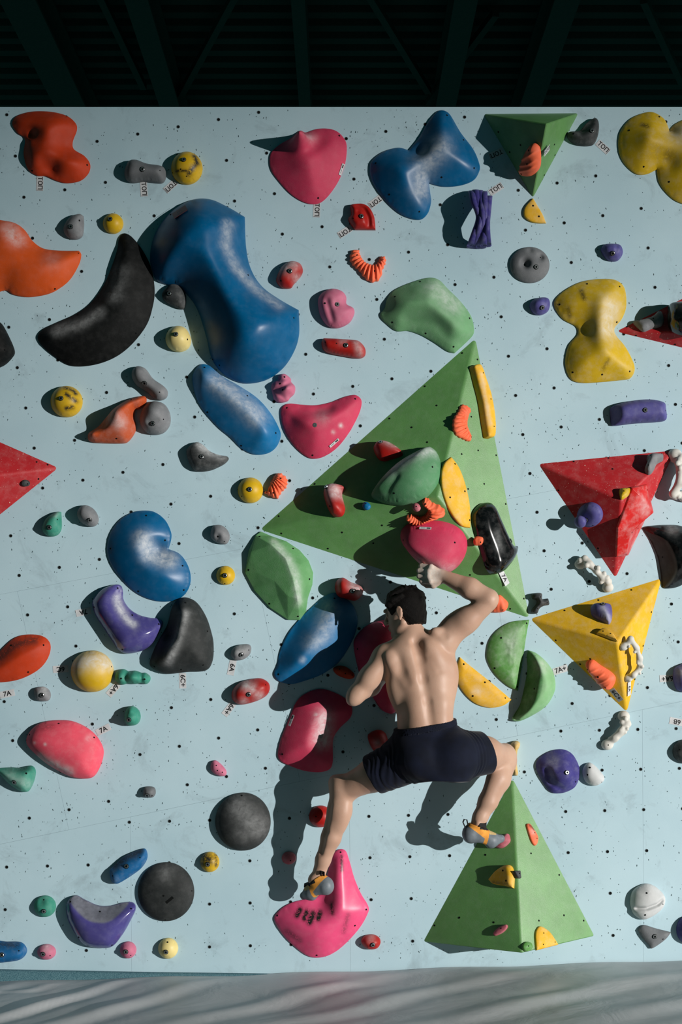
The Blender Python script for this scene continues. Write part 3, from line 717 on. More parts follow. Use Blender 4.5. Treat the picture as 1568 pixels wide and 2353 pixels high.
# top right
hold('shell_hold', 'coral', 'coral ribbed shell hold on the topmost green volume', 'c', [(575, 290), (600, 310), (612, 350), (608, 450), (560, 505), (515, 510), (485, 490), (490, 430), (510, 370), (545, 310)], .045, frame=V_TOP[2], w=.9, bumps=[([(500, 430), (560, 420), (610, 400)], .01, 9), ([(495, 465), (560, 455), (605, 440)], .01, 9), ([(520, 390), (570, 360), (605, 345)], .01, 9)], screws=[(565, 327), (567, 413), (515, 485)], res=.0035)
hold('edge_hold', 'charcoal', 'charcoal mitten-shaped hold right of the topmost green volume', 'c', [(805, 240), (815, 210), (885, 200), (930, 150), (985, 117), (1012, 140), (1015, 200), (1000, 260), (970, 295), (900, 300), (840, 280)], .06, w=1, bolts=[(959, 221)], screws=[(838, 235)], bumps=[([(890, 215), (960, 160)], -.02, 25)])
hold('lobed_hold', 'mustard', 'yellow three-lobed hold cut by the right edge at the top', 'o',
     [(1424, 320), (1430, 295), (1450, 270), (1480, 256), (1505, 254), (1530, 270), (1542, 297, 1), (1556, 280), (1590, 270), (1640, 300), (1650, 380), (1640, 440), (1590, 465), (1560, 460), (1535, 440), (1518, 415), (1513, 385, 1), (1490, 396), (1465, 396), (1440, 375), (1427, 350)], .16, w=1, p=1.6,
     bumps=[([(1490, 330), (1560, 310)], .03, 26), ([(1540, 375)], -.03, 18)], screws=[(1446, 300), (1517, 266), (1480, 383), (1538, 418)], chalk=[([(1560, 312)], 26, .5)], scuff=[([(1475, 290), (1485, 295)], 6, .8), ([(1535, 360)], 14, .5), ([(1500, 350)], 30, .2)])
hold('half_disc_hold', 'amber', 'small yellow half disc under the tip of the topmost green volume', 'c', [(573, 655, 1), (600, 700), (640, 770), (660, 822, 1), (610, 822), (555, 810), (518, 780), (512, 740), (530, 700)], .018, w=.3, screws=[(572, 709), (611, 780)])
ball('grey', 'grey ball hold with three finger pockets', 'c', 553, 1097, 133, 121, .48, bumps=[([(520, 1095)], -.05, 24), ([(625, 1050)], -.03, 18), ([(553, 1000)], -.02, 15)], bolts=[(590, 1122)], screws=[(518, 1098)], smalls=[(622, 1050)])
hold('knob_hold', 'purple', 'small purple carved knob on bare wall near the right edge', 'c', [(1030, 1000), (1045, 965), (1090, 955), (1150, 962), (1172, 990), (1172, 1030), (1140, 1068), (1090, 1070), (1055, 1045)], .055, w=1, bolts=[(1098, 1033)], bumps=[([(1080, 985), (1100, 975), (1110, 1000)], .008, 10), ([(1130, 970), (1120, 1020)], -.008, 6)])
hold('knob_hold', 'purple', 'small purple carved knob left of the yellow hourglass hold', 'o', [(1218, 702), (1224, 690), (1241, 683), (1259, 684), (1265, 695), (1262, 712), (1250, 721), (1237, 723), (1224, 716)], .055, w=1, bolts=[(1245, 710)], bumps=[([(1232, 697), (1243, 692)], .008, 4), ([(1252, 690), (1250, 706)], -.008, 2.4)])
hold('hourglass_hold', 'mustard', 'yellow hourglass-shaped hold at the right', 'o',
     [(1276, 700), (1282, 680), (1310, 658), (1345, 643), (1390, 638), (1420, 642), (1438, 660), (1442, 700), (1432, 730), (1415, 752), (1418, 768), (1440, 795), (1458, 830), (1461, 850), (1450, 868), (1425, 872), (1385, 876), (1340, 878), (1315, 870), (1303, 845), (1302, 820), (1310, 790), (1330, 765), (1326, 748), (1295, 730)], .15, w=.95, p=1.6,
     bumps=[([(1380, 700), (1385, 760), (1390, 810)], .04, 20), ([(1340, 757)], -.05, 14), ([(1345, 800)], -.0, 18)], screws=[(1287, 699), (1350, 652), (1425, 658), (1419, 739), (1317, 855), (1384, 861), (1448, 853)], chalk=[([(1400, 710), (1395, 760)], 24, .5)], scuff=[([(1335, 670), (1340, 690)], 6, .8), ([(1305, 710), (1310, 725)], 5, .6), ([(1395, 830), (1385, 850)], 5, .5)])
hold('pinch_hold', 'purple', 'long curved purple edge hold at the right below the hourglass', 'f', [(1092, 700), (1110, 675), (1200, 645), (1320, 630), (1400, 635), (1455, 655), (1465, 700), (1465, 765), (1400, 780), (1250, 790), (1120, 805), (1098, 790)], .08, w=.7, bolts=[(1309, 714)], smalls=[(1452, 712)], edges=[([(1090, 690), (1100, 800)], 1.6, .005)])
hold('pinch_hold', 'stone', 'grey-blue bone-shaped edge on the red volume at the right edge', 's', [(520, 565), (600, 535), (700, 520), (850, 480), (960, 430), (1020, 370), (1070, 335), (1130, 345), (1165, 420), (1175, 510), (1130, 610), (1050, 650), (900, 680), (800, 725), (720, 735), (620, 670), (560, 610)], .035, frame=V_REDR[0], w=.7, smalls=[(655, 570), (960, 545), (1090, 378)])
hold('sloper_hold', 'gloss_black', 'black rounded hold on the red volume, cut by right edge', 's', [(1250, 230), (1290, 190), (1400, 180), (1568, 165), (1950, 170), (1950, 700), (1568, 735), (1430, 700), (1300, 620), (1250, 500)], .11, frame=V_REDR[0], w=.9, chalk=[([(1400, 400)], 120, .15)])
# left middle
hold('sloper_hold', 'black', 'black hold corner poking in at the left edge', 'o', [(-60, 745), (-15, 735), (0, 740), (15, 765), (30, 800), (28, 815), (0, 840), (-60, 850)], .11, w=.9, screws=[(15, 808)])
ball('yellow', 'yellow ball hold with black rubber streaks at the left', 'd', 440, 643, 107, 105, bolts=[(419, 636)], scuff=[([(440, 560), (490, 575), (510, 600)], 14, 1), ([(450, 605), (510, 650)], 16, 1), ([(450, 700), (490, 690)], 14, 1)])
hold('pill_hold', 'stone', 'slanted grey bone-shaped hold above the rust-orange rock', 'd', [(878, 480), (885, 430), (920, 408), (970, 425), (1020, 490), (1090, 540), (1117, 575), (1110, 615), (1070, 636), (1030, 625), (980, 580), (910, 535)], .07, w=1, bolts=[(972, 533)], smalls=[(1071, 593)])
hold('rock_hold', 'rust', 'rust-orange rock-like hold touching the grey double ball', 'd', [(580, 880), (590, 850), (650, 810), (710, 740), (760, 685), (850, 630), (940, 604), (970, 612), (970, 650), (935, 685), (900, 700), (893, 750), (905, 800), (895, 850), (850, 910), (800, 922), (640, 918), (590, 905)], .10, w=1, p=1.7, bumps=[([(790, 740)], .04, 70), ([(690, 800)], -.02, 30), ([(620, 870)], .02, 30)], screws=[(876, 635), (781, 897)], chalk=[([(760, 760), (800, 800)], 50, .45)])
hold('ball_hold', 'stone', 'grey ball hold with flat crown touching the rust-orange rock', 'd', [(930, 780), (945, 700), (985, 655), (1040, 640), (1100, 665), (1133, 730), (1130, 800), (1090, 850), (1030, 865), (970, 845)], .09, w=.95, bumps=[([(1030, 725)], .015, 48), ([(1000, 790), (1060, 780)], -.015, 12)], bolts=[(1027, 803)], smalls=[(1097, 773)])
hold('edge_hold', 'charcoal', 'charcoal chalky hold with pointed right end, left of the pink wing', 'd', [(1242, 985), (1265, 940), (1310, 915), (1350, 930), (1400, 975), (1460, 1000), (1515, 1010), (1525, 1030), (1490, 1065), (1400, 1105), (1310, 1110), (1270, 1070)], .065, w=.9, bolts=[(1350, 1021)], chalk=[([(1320, 930), (1400, 990), (1480, 1010)], 26, .6)])
hold('micro_hold', 'charcoal', 'tiny dark hold on the left red volume', 'd', ell(170, 1192, 31, 20), .02, frame=V_REDL[0], smalls=[(180, 1190)])
hold('pear_hold', 'sky_blue', 'blue pear-shaped hold between the huge blue bean and the pink wing', 'o',
     [(441, 870), (446, 850), (460, 835), (480, 838), (510, 862), (550, 885), (590, 912), (620, 945), (640, 980), (645, 1000), (635, 1025), (615, 1040), (585, 1043), (555, 1030), (530, 1005), (500, 980), (465, 940), (448, 905)], .16, w=1.0, p=1.7, lip=.015,
     bumps=[([(480, 880), (560, 930), (600, 985)], .04, 28)], edges=[([(445, 920), (500, 985), (560, 1035)], .75, .012)], screws=[(470, 844), (476, 946), (569, 910), (634, 995), (554, 1023)], chalk=[([(500, 880), (550, 920), (590, 960)], 24, .55)])
# centre
hold('knob_hold', 'rose', 'pale pink twin-knob hold under the huge blue hold', 'e', [(300, 550), (310, 520), (345, 500), (350, 470), (390, 460), (430, 490), (435, 515), (460, 545), (455, 590), (425, 620), (410, 640), (360, 652), (320, 630), (308, 590)], .06, w=1, bumps=[([(320, 570), (380, 560), (430, 520)], -.025, 10), ([(345, 505), (420, 500)], -.02, 8), ([(410, 570)], .03, 35), ([(330, 590), (390, 625)], -.02, 8)], screws=[(390, 487), (362, 534), (380, 578)])
o = hold('wing_hold', 'pink', 'pink wing-shaped hold left of the large green volume', 'e',
     [(362, 720), (375, 675), (420, 655), (500, 662), (600, 665), (700, 645), (790, 610), (860, 597), (900, 625), (903, 670), (880, 740), (820, 850), (740, 950), (650, 1010), (570, 1023), (500, 985), (430, 910), (380, 820)], .15, w=1.1, p=1.6,
     bumps=[([(560, 780), (700, 740)], .03, 60), ([(600, 700), (690, 690)], -.045, 28), ([(430, 760)], -.02, 50)], screws=[(405, 687), (861, 627), (576, 1003)], plugs=[(593, 814)], chalk=[([(765, 810)], 14, .8), ([(640, 760)], 50, .25), ([(715, 855)], 12, .6)])
brand_tag('', 'e', 720, 922, 40, o)
ball('yellow', 'yellow ball hold beside the small coral shell, left of green volume', 'e', 161, 1237, 85, 86, bolts=[(160, 1238)], smalls=[(105, 1280)])
hold('shell_hold', 'coral', 'coral fan-shaped shell hold beside a yellow ball, left of green volume', 'e', [(258, 1255), (280, 1235), (300, 1180), (330, 1130), (360, 1122), (405, 1160), (402, 1215), (370, 1250), (340, 1293), (300, 1280)], .045, w=.9, ribs=((290, 1130), 34, .007), screws=[(364, 1164), (365, 1217), (313, 1260)], res=.0034)
hold('pinch_hold', 'red', 'long red pinch hold under the pale pink lumpy hold', 'e', [(640, 235), (655, 222), (870, 236), (910, 262), (931, 300), (925, 340), (885, 357), (800, 345), (700, 325), (655, 305), (637, 265)], .06, w=.8, bolts=[(799, 281)], smalls=[(737, 268), (662, 258)], chalk=[([(870, 260), (890, 330)], 25, .4), ([(780, 250)], 30, .3)])
FUL, FLO, FRT = V_BIG[2], V_BIG[1], V_BIG[0]
hold('leaf_hold', 'dark_leaf', 'dark green half-leaf hold with chalked back on the large green volume', 'e', [(960, 1260), (1000, 1190), (1060, 1120), (1150, 1040), (1250, 980), (1350, 932, 1), (1390, 960), (1415, 1020), (1422, 1090), (1400, 1170), (1340, 1250), (1270, 1295), (1170, 1318), (1060, 1310), (1000, 1290)], .115, frame=FUL, w=.9, p=1.6, lift=.3,
     bumps=[([(1080, 1280), (1180, 1190)], -.02, 10), ([(1060, 1255), (1160, 1180)], -.012, 8)], screws=[(1340, 948), (1387, 1100), (1134, 1279)], chalk=[([(1130, 1130), (1240, 1060), (1340, 990)], 60, .75)])
hold('jug_hold', 'red', 'small red hold just above the dark green half-leaf', 'e', [(975, 950), (1000, 905), (1050, 895), (1110, 920), (1160, 960), (1160, 985), (1090, 1010), (1040, 1022), (1000, 1005)], .06, frame=FUL, w=1, lift=.6, bolts=[(1038, 930)], chalk=[([(1060, 915), (1120, 940)], 30, .45)])
hold('jug_hold', 'red', 'small red chalked hold on the left slope of the large green volume', 'e', [(640, 1250), (660, 1200), (710, 1182), (775, 1200), (755, 1240), (765, 1290), (775, 1340), (755, 1385), (700, 1388), (665, 1340)], .07, frame=FUL, w=1, lift=.6, bolts=[(680, 1230)], screws=[(698, 1353)], chalk=[([(700, 1200), (730, 1270)], 45, .6)])
ball('sky_blue', 'tiny blue knob on the large green volume', 'e', 932, 1338, 27, 25, 1.3, kind='micro_hold', frame=FUL, smalls=[(935, 1332)], lift=.6)
ball('dusty_rose', 'tiny pinkish knob left of the coral crescent shell on green volume', 'e', 1265, 1345, 27, 26, 1.5, kind='micro_hold', frame=FUL, smalls=[(1272, 1350)], lift=.6)
hold('shell_hold', 'coral', 'coral crescent shell above the gripped pink hold on green volume', 'h', [(1305, 20), (1320, 0), (1345, 5), (1370, 30), (1420, 50), (1455, 85), (1450, 110), (1400, 130), (1340, 150), (1300, 165), (1250, 165), (1205, 140), (1200, 115), (1230, 110), (1290, 125), (1330, 105), (1345, 70), (1320, 45)], .055, frame=FLO, w=.9, lift=.5, ribs=((1290, 70), 28, .007), screws=[(1333, 15), (1243, 145), (1394, 100)], res=.0034)
hold('half_disc_hold', 'amber', 'flat yellow leaf-shaped plate on the large green volume', 'o', [(1015, 1090), (1022, 1065), (1037, 1050, 1), (1055, 1075), (1070, 1115), (1080, 1165), (1081, 1213, 1), (1060, 1207), (1035, 1175), (1018, 1130)], .02, frame=FRT, w=.4, screws=[(1043, 1067), (1031, 1144), (1065, 1130), (1077, 1196)])
hold('bar_hold', 'amber', 'narrow curved yellow bar near the tip of the large green volume', 'f', [(163, 420, 1), (170, 408), (210, 408), (245, 500), (280, 610), (305, 760), (303, 880), (258, 888, 1), (240, 780), (220, 650), (190, 530)], .05, frame=FRT, w=.55, p=3, smalls=[(213, 466), (263, 640), (284, 822)], chalk=[([(200, 470), (260, 800)], 14, .3)])
hold('shell_hold', 'coral', 'flat coral crescent shell on the right face of large green volume', 'f', [(100, 668), (140, 680), (158, 710), (145, 740), (135, 800), (150, 850), (163, 885), (150, 910), (110, 895), (65, 870), (45, 820), (50, 760), (80, 710)], .03, frame=FRT, w=.9, ribs=((175, 790), 34, .005), smalls=[(145, 708), (106, 832), (155, 886)], res=.0034)
hold('pill_hold', 'gloss_black', 'glossy black oblong hold on the right face of large green volume', 'i', [(195, 120), (205, 60), (250, 15), (300, 12), (330, 50), (370, 140), (440, 290), (478, 300), (480, 330), (450, 400), (390, 470), (330, 485), (290, 440), (260, 340), (215, 220)], .075, frame=FRT, w=.7, p=2.2, lift=.5, smalls=[(221, 135)], bolts=[(405, 272)], chalk=[([(300, 230), (320, 330)], 30, .15)])
hold('knob_hold', 'coral', 'tiny coral split knob beside the glossy black oblong hold', 'i', [(175, 270), (190, 248), (235, 253), (238, 285), (215, 300), (182, 296)], .03, frame=FLO, w=1, bumps=[([(207, 245), (207, 300)], -.01, 7)], smalls=[(225, 270)])
o = hold('egg_hold', 'pink', 'chalked pink egg-shaped hold gripped by the climber', 'o', [(918, 1237), (925, 1222), (947, 1210), (981, 1206), (1020, 1210), (1049, 1222), (1066, 1240), (1072, 1262), (1066, 1288), (1049, 1310), (1028, 1320), (1005, 1315), (980, 1305), (965, 1298), (945, 1280), (925, 1255)], .16, frame=FLO, w=1.05, p=1.8, lift=.30, screws=[(929, 1235), (1048, 1237)], chalk=[([(985, 1290), (1012, 1296)], 20, 1.0), ([(975, 1275), (1030, 1290)], 24, .35)])
brand_tag('', 'h', 1330, 187, 2, o)
hold('shell_hold', 'coral', 'coral hold behind the raised elbow on the green volume', 'i', [(290, 740), (310, 660), (345, 640), (375, 660), (407, 700), (380, 742)], .045, w=.9, frame=FLO, bumps=[([(350, 650), (355, 735)], -.012, 8), ([(325, 680), (330, 740)], -.010, 8)], smalls=[(330, 683), (375, 714)])
hold('tri_arm_hold', 'charcoal', 'small grey three-armed hold beside the tip of the yellow volume', 'i', [(566, 626, 1), (590, 617), (632, 620), (637, 658), (675, 653, 1), (682, 694), (645, 704), (618, 722), (600, 755), (566, 745), (568, 725), (596, 690), (598, 665), (570, 655)], .05, w=.8, smalls=[(618, 645), (663, 683), (600, 722)])
hold('half_disc_hold', 'grass_green', 'smooth green half disc hold under the tip of the large green volume', 'i', [(550, 795, 1), (535, 870), (515, 1000), (492, 1150), (472, 1272, 1), (400, 1235), (320, 1160), (275, 1080), (265, 1020), (285, 930), (340, 860), (430, 810)], .032, w=.55, p=1.35, relax=2, edges=[([(560, 780), (515, 1000), (472, 1290)], 1.1, .006)], screws=[(358, 917), (317, 1119), (530, 820), (469, 1243)], chalk=[([(440, 900), (420, 1000)], 60, .3)], bumps=[([(395, 935), (405, 985), (440, 990), (455, 950)], .004, 5), ([(385, 1070), (410, 1030), (440, 1060), (450, 1110)], .004, 5), ([(420, 960), (415, 1090)], .004, 6)])
hold('half_disc_hold', 'amber', 'yellow half disc hold right of the climber\'s lower back', 'i', [(85, 1045, 1), (150, 1100), (300, 1220), (430, 1330, 1), (370, 1370), (280, 1383), (180, 1350), (100, 1270), (60, 1180), (65, 1110)], .022, w=.5, p=1.35, relax=2, screws=[(110, 1092), (251, 1213), (170, 1304)], smalls=[(387, 1318)], chalk=[([(195, 1270)], 30, .45)])
hold('crescent_hold', 'mint_shaded', 'pale green crescent hold beside the green half disc', 'o', [(1216, 1494, 1), (1235, 1501), (1259, 1522), (1274, 1546), (1279, 1577), (1272, 1601), (1255, 1625), (1225, 1645), (1195, 1658), (1179, 1655), (1183, 1643), (1197, 1620), (1207, 1580), (1214, 1540), (1213, 1510)], .105, w=.8, p=1.5, relax=2, edges=[([(1212, 1490), (1214, 1540), (1207, 1582), (1196, 1625), (1183, 1648)], 1.9, .006)], screws=[(1226, 1582), (1255, 1625)], smalls=[(1229, 1507), (1194, 1653)], mat2=([(1205, 1490), (1226, 1505), (1238, 1530), (1244, 1560), (1240, 1590), (1228, 1615), (1205, 1640), (1180, 1645)]), chalk=[([(1245, 1530)], 16, .4)])  # darker inner face: its shade is put into the colour
# right side on red / yellow volumes
hold('pinch_hold', 'stone', 'grey y-shaped hold on the top face of the right red volume', 'r', [(1205, 170), (1240, 150), (1330, 150), (1360, 140), (1378, 160), (1370, 185), (1310, 220), (1285, 270), (1250, 320), (1215, 325), (1185, 290), (1200, 240), (1215, 200)], .05, frame=V_RED[0], w=.9, lift=.5, smalls=[(1240, 190), (1217, 290), (1357, 157)])
hold('micro_hold', 'mustard', 'tiny yellow triangular hold on the right red volume', 'r', [(920, 515), (960, 503), (1030, 507), (1020, 550), (990, 580), (940, 600), (925, 560)], .03, frame=V_RED[0], w=.7, lift=.5, smalls=[(995, 521), (964, 554)])
facet_hold('crystal_hold', 'crystal_red', 'bright red faceted crystal hold on the right red volume', 'r', [(1090, 515), (1240, 478), (1268, 600), (1280, 720), (1240, 800), (1045, 1210), (990, 1225), (925, 1225), (940, 930)],
     [(1150, 660, .062), (1212, 735, .066), (1010, 950, .044), (985, 1160, .036), (1105, 560, .040)], frame=V_RED[1], ridges=[(0, 1), (1, 2), (2, 3), (0, 4)], smalls=[(1217, 525), (1122, 925), (1036, 958), (1004, 1196)], chalk=[([(1110, 640), (1150, 720)], 50, .4), ([(1090, 1090)], 30, .4)])
o = hold('knob_hold', 'purple', 'purple disc hold with a round knob on the right red volume', 'r', ell(600, 790, 127, 126), .045, frame=V_RED[2], w=.6, lift=.5, bolts=[(598, 816)], smalls=[(650, 887)])
knob(o, V_RED[2], 'r', 515, 850, .031, .075)
hold('crescent_hold', 'black_two', 'glossy black crescent hold with matt hollow at the right edge', 'o', [(1479, 1212, 1), (1490, 1208), (1530, 1205), (1570, 1208), (1610, 1230), (1615, 1310), (1568, 1345), (1540, 1352), (1525, 1347), (1522, 1320), (1515, 1280), (1500, 1245)], .16, w=.9, p=1.7, edges=[([(1476, 1210), (1502, 1245), (1517, 1280), (1524, 1320), (1526, 1355)], 1.5, .008)], mat2=([(1470, 1215), (1500, 1228), (1530, 1245), (1548, 1280), (1553, 1310), (1545, 1335), (1530, 1348), (1500, 1300)]), smalls=[(1524, 1280)], chalk=[([(1545, 1215)], 14, .2)])
hold('edge_hold', 'purple', 'purple chalky hold on the upper face of the yellow volume', 'i', [(955, 705), (980, 685), (1060, 680), (1095, 690), (1098, 760), (1080, 800), (1050, 790), (990, 765), (965, 745)], .06, frame=V_YEL[0], w=1, lift=.5, bolts=[(1043, 716)], chalk=[([(1040, 740), (1075, 785)], 22, .5)])
hold('half_disc_hold', 'amber', 'small yellow half disc on the yellow volume', 'i', [(998, 887, 1), (1030, 860), (1070, 858), (1110, 890), (1135, 936, 1)], .022, frame=V_YEL[0], w=.4, lift=.4, smalls=[(1042, 883), (1092, 899)])
hold('shell_hold', 'coral', 'pinkish coral ribbed shell hold on the yellow volume', 'i', [(920, 1090), (960, 1080), (1010, 1115), (1080, 1160), (1112, 1200), (1100, 1250), (1075, 1268), (1020, 1240), (960, 1170), (930, 1130)], .05, frame=V_YEL[2], w=.9, lift=.5, bumps=[([(960, 1130), (1010, 1120)], .008, 6), ([(985, 1170), (1050, 1150)], .008, 6), ([(1010, 1205), (1085, 1180)], .008, 6), ([(1045, 1240), (1105, 1215)], .008, 6)], screws=[(946, 1116), (1022, 1158), (1071, 1231)], chalk=[([(960, 1160), (1020, 1220)], 30, .5)], res=.0035)
hold('knob_hold', 'purple', 'purple hold cut by the right edge beside an upside-down label', 'o', [(1549, 1552), (1556, 1532), (1600, 1522), (1612, 1570), (1585, 1590), (1560, 1586), (1552, 1572)], .07, w=1, chalk=[([(1566, 1545)], 10, .5)])
ball('charcoal', 'dark grey ball hold cut by the right edge', 'o', 1578, 1727, 30, 28, 1.0, smalls=[(1560, 1722)])
hold('sloper_hold', 'plum', 'big purple round hold with a flat disc face at the right', 'l', [(597, 400), (620, 350), (700, 305), (780, 298), (840, 330), (880, 400), (888, 470), (860, 545), (800, 582), (740, 592), (690, 580), (650, 530), (610, 460)], .115, w=.75, bumps=[([(785, 450)], .035, 78), ([(665, 430), (690, 520), (760, 560)], -.022, 22)], relax=3, bolts=[(788, 444)], screws=[(858, 512)], scuff=[([(700, 330)], 60, .3)], chalk=[([(700, 380)], 40, .25)])
hold('edge_hold', 'white', 'small whitish hold right of the big purple round hold', 'l', [(905, 450), (920, 405), (955, 385), (1000, 415), (1045, 470), (1048, 505), (1010, 535), (970, 538), (925, 510)], .05, w=.9, screws=[(948, 415), (932, 463)], smalls=[(1030, 513)])
hold('bar_hold', 'beige', 'beige hold half hidden behind the bent right knee', 'l', [(425, 265), (455, 240), (485, 250), (485, 278), (470, 310), (468, 400), (473, 467), (440, 462), (432, 400), (435, 310)], .05, w=.9)
hold('shell_hold', 'coral', 'small coral hold on the lower green volume', 'l', [(530, 800), (550, 793), (575, 825), (605, 880), (600, 925), (585, 937), (565, 915), (545, 860)], .02, frame=V_BOT[0], w=.8, smalls=[(575, 855), (590, 893)], scuff=[([(545, 805), (570, 830)], 14, .8)], chalk=[([(560, 850)], 20, .4)])
hold('wedge_hold', 'amber', 'yellow wedge hold on the lower green volume', 'l', [(265, 1160, 1), (310, 1110), (370, 1072), (410, 1065), (430, 1085), (440, 1140), (436, 1220, 1), (380, 1205), (300, 1190)], .040, frame=V_BOT[2], w=.6, lift=.5, edges=[([(262, 1165)], .26, .002)], screws=[(376, 1106), (398, 1174)], scuff=[([(300, 1180), (400, 1200)], 14, .5)])
hold('micro_hold', 'charcoal', 'tiny dark grey hold beside the yellow wedge', 'l', [(443, 1107, 1), (485, 1105, 1), (491, 1157, 1), (465, 1150)], .02, frame=V_BOT[0], w=.6, smalls=[(472, 1127)])
hold('foothold', 'dusty_rose', 'pink foothold under the climber\'s right shoe toe', 'l', [(315, 940), (350, 895), (385, 862), (402, 857), (412, 885), (410, 910), (380, 940), (345, 953)], .035, frame=V_BOT[2], w=.9, lift=.5)
hold('foothold', 'dusty_rose', 'slim brownish-pink hold low on the lower green volume', 'n', [(700, 290), (720, 265), (758, 248), (763, 262), (742, 285), (708, 300)], .016, frame=V_BOT[2], w=.9, lift=.5, smalls=[(738, 267)])
hold('micro_hold', 'grass_green', 'tiny green round hold at the lower green volume\'s bottom edge', 'n', ell(856, 350, 22, 23), .025, frame=V_BOT[0], w=.9, lift=.3, smalls=[(852, 350)])
hold('half_disc_hold', 'amber', 'yellow rounded triangle plate at the lower green volume\'s bottom edge', 'n', [(893, 300), (900, 270), (918, 257), (960, 285), (998, 342, 1), (898, 368, 1)], .02, frame=V_BOT[0], w=.4, smalls=[(924, 290), (978, 331), (923, 342)])
hold('ball_hold', 'white', 'whitish round hold with a curved groove at bottom right', 'n', [(1332, 140), (1345, 95), (1385, 67), (1420, 64), (1460, 85), (1492, 125), (1485, 170), (1440, 210), (1390, 228), (1350, 205), (1335, 170)], .06, w=1, relax=2, bumps=[([(1335, 175), (1400, 172), (1450, 155), (1492, 125)], -.026, 7)], screws=[(1400, 100), (1394, 201)], smalls=[(1477, 153)], scuff=[([(1400, 90)], 25, .2)])
hold('edge_hold', 'grey', 'grey kite-shaped hold under the whitish round hold', 'n', [(1365, 275, 1), (1390, 252), (1450, 268), (1518, 285, 1), (1490, 320), (1430, 360), (1415, 345), (1385, 310)], .03, w=.8, bolts=[(1439, 301)], smalls=[(1478, 314)])
ball('plum', 'purple ball hold cut by the right edge at the bottom', 'n', 1600, 275, 55, 66, 1.0)
hold('ball_hold', 'red', 'small red ball hold left of the lower green volume', 'n', [(93, 325), (110, 302), (145, 296), (175, 310), (182, 335), (165, 360), (130, 364), (105, 350)], .05, w=1, bolts=[(146, 337)], chalk=[([(135, 312)], 18, .3)])
# left lower half
hold('teardrop_hold', 'teal', 'teal teardrop hold beside the grey ball under the left red volume', 'g', [(405, 75, 1), (408, 180), (385, 225), (340, 240), (295, 222), (278, 180), (310, 115), (375, 75)], .062, w=1, bolts=[(339, 184)], smalls=[(388, 130)], chalk=[([(370, 90)], 25, .3)])
hold('ball_hold', 'stone', 'grey ball hold right of the teal teardrop', 'g', [(508, 80), (530, 38), (570, 27), (620, 55), (650, 110), (640, 155), (600, 172), (545, 150), (515, 115)], .075, w=.95, bolts=[(603, 133)], lift=.6)
hold('bean_hold', 'blue', 'blue kidney-shaped hold with a chalky hollow at left', 'g', [(710, 320), (730, 220), (790, 130), (870, 80), (950, 64), (1030, 75), (1100, 130), (1138, 210), (1138, 260), (1120, 322, 1), (1190, 350), (1240, 410), (1268, 490), (1262, 570), (1220, 635), (1150, 668), (1080, 674), (1000, 660), (920, 625), (850, 570), (770, 480), (725, 400)], .16, w=1.05, p=1.7, bumps=[([(1120, 325), (1050, 320)], -.07, 45)], screws=[(975, 100), (1100, 265), (1218, 435), (1225, 597), (920, 605), (735, 320)], chalk=[([(960, 260), (1000, 360), (1130, 400)], 58, .62)])
hold('edge_hold', 'stone', 'small grey hold with one dark hole, left of the green volume tip', 'g', [(1410, 190), (1430, 165), (1480, 165), (1520, 200), (1533, 245), (1515, 285), (1480, 290), (1430, 270), (1405, 240)], .06, w=1, screws=[(1457, 243)], smalls=[(1500, 275)], bumps=[([(1457, 243)], -.02, 14)])
ball('yellow', 'yellow ball hold left of the faceted green hold', 'o', 518.5, 1322, 21.5, 22, bolts=[(518, 1323)], smalls=[(517, 1341)])
hold('crescent_hold', 'gloss_purple', 'glossy purple crescent hold under the blue kidney', 'g', [(610, 690), (625, 650), (680, 590), (760, 560), (800, 565), (815, 600), (820, 660), (860, 720), (920, 760), (990, 780), (1060, 790), (1085, 820), (1060, 880), (1010, 960), (940, 1005), (850, 1022), (790, 1000), (740, 930), (680, 840), (630, 760)], .13, w=.9, p=1.8, flare=False, lip=.012, edges=[([(805, 560), (825, 650), (870, 715), (930, 755), (1000, 775), (1095, 800)], 1.25, .010)], screws=[(784, 585), (883, 765), (1060, 825), (820, 994), (630, 712)], chalk=[([(780, 650), (800, 720), (860, 800), (900, 830)], 24, .7)])
hold('sloper_hold', 'slate', 'charcoal-black saddle-shaped hold beside the glossy purple crescent', 'g', [(993, 1090), (1020, 1000), (1060, 920), (1110, 830), (1140, 720), (1180, 660), (1240, 645), (1310, 680), (1370, 770), (1405, 870), (1422, 960), (1415, 1070), (1370, 1135), (1250, 1145), (1110, 1158), (1030, 1130)], .16, w=1, p=1.7, flare=False, bumps=[([(1120, 900)], -.07, 45), ([(1240, 760), (1200, 920), (1140, 1040)], .03, 40)], screws=[(1240, 683), (1385, 873), (1210, 1128), (1358, 1098), (1030, 1108)], chalk=[([(1240, 760), (1200, 930), (1130, 1070)], 30, .42)])
hold('sloper_hold', 'orange_red', 'orange oval hold with dark rubbed top, cut by left edge', 'g', [(-80, 1100), (-30, 1030), (70, 930), (150, 897), (250, 897), (310, 925), (333, 980), (310, 1060), (250, 1130), (150, 1185), (50, 1210), (-40, 1210), (-90, 1170)], .12, w=1, p=1.8, edges=[([(-40, 1010), (70, 920), (180, 885), (320, 900)], .8, .02)], screws=[(75, 967), (292, 965), (187, 1145)], scuff=[([(0, 1050), (100, 965), (230, 930)], 34, .75)])
ball('yellow', 'largest yellow ball hold with a chalk-greyed crown', 'g', 610, 1140, 143, 140, 1.0, screws=[(743, 1110)], chalk=[([(520, 1090), (620, 1060), (710, 1080)], 62, .65)], scuff=[([(610, 1010)], 30, .35)])
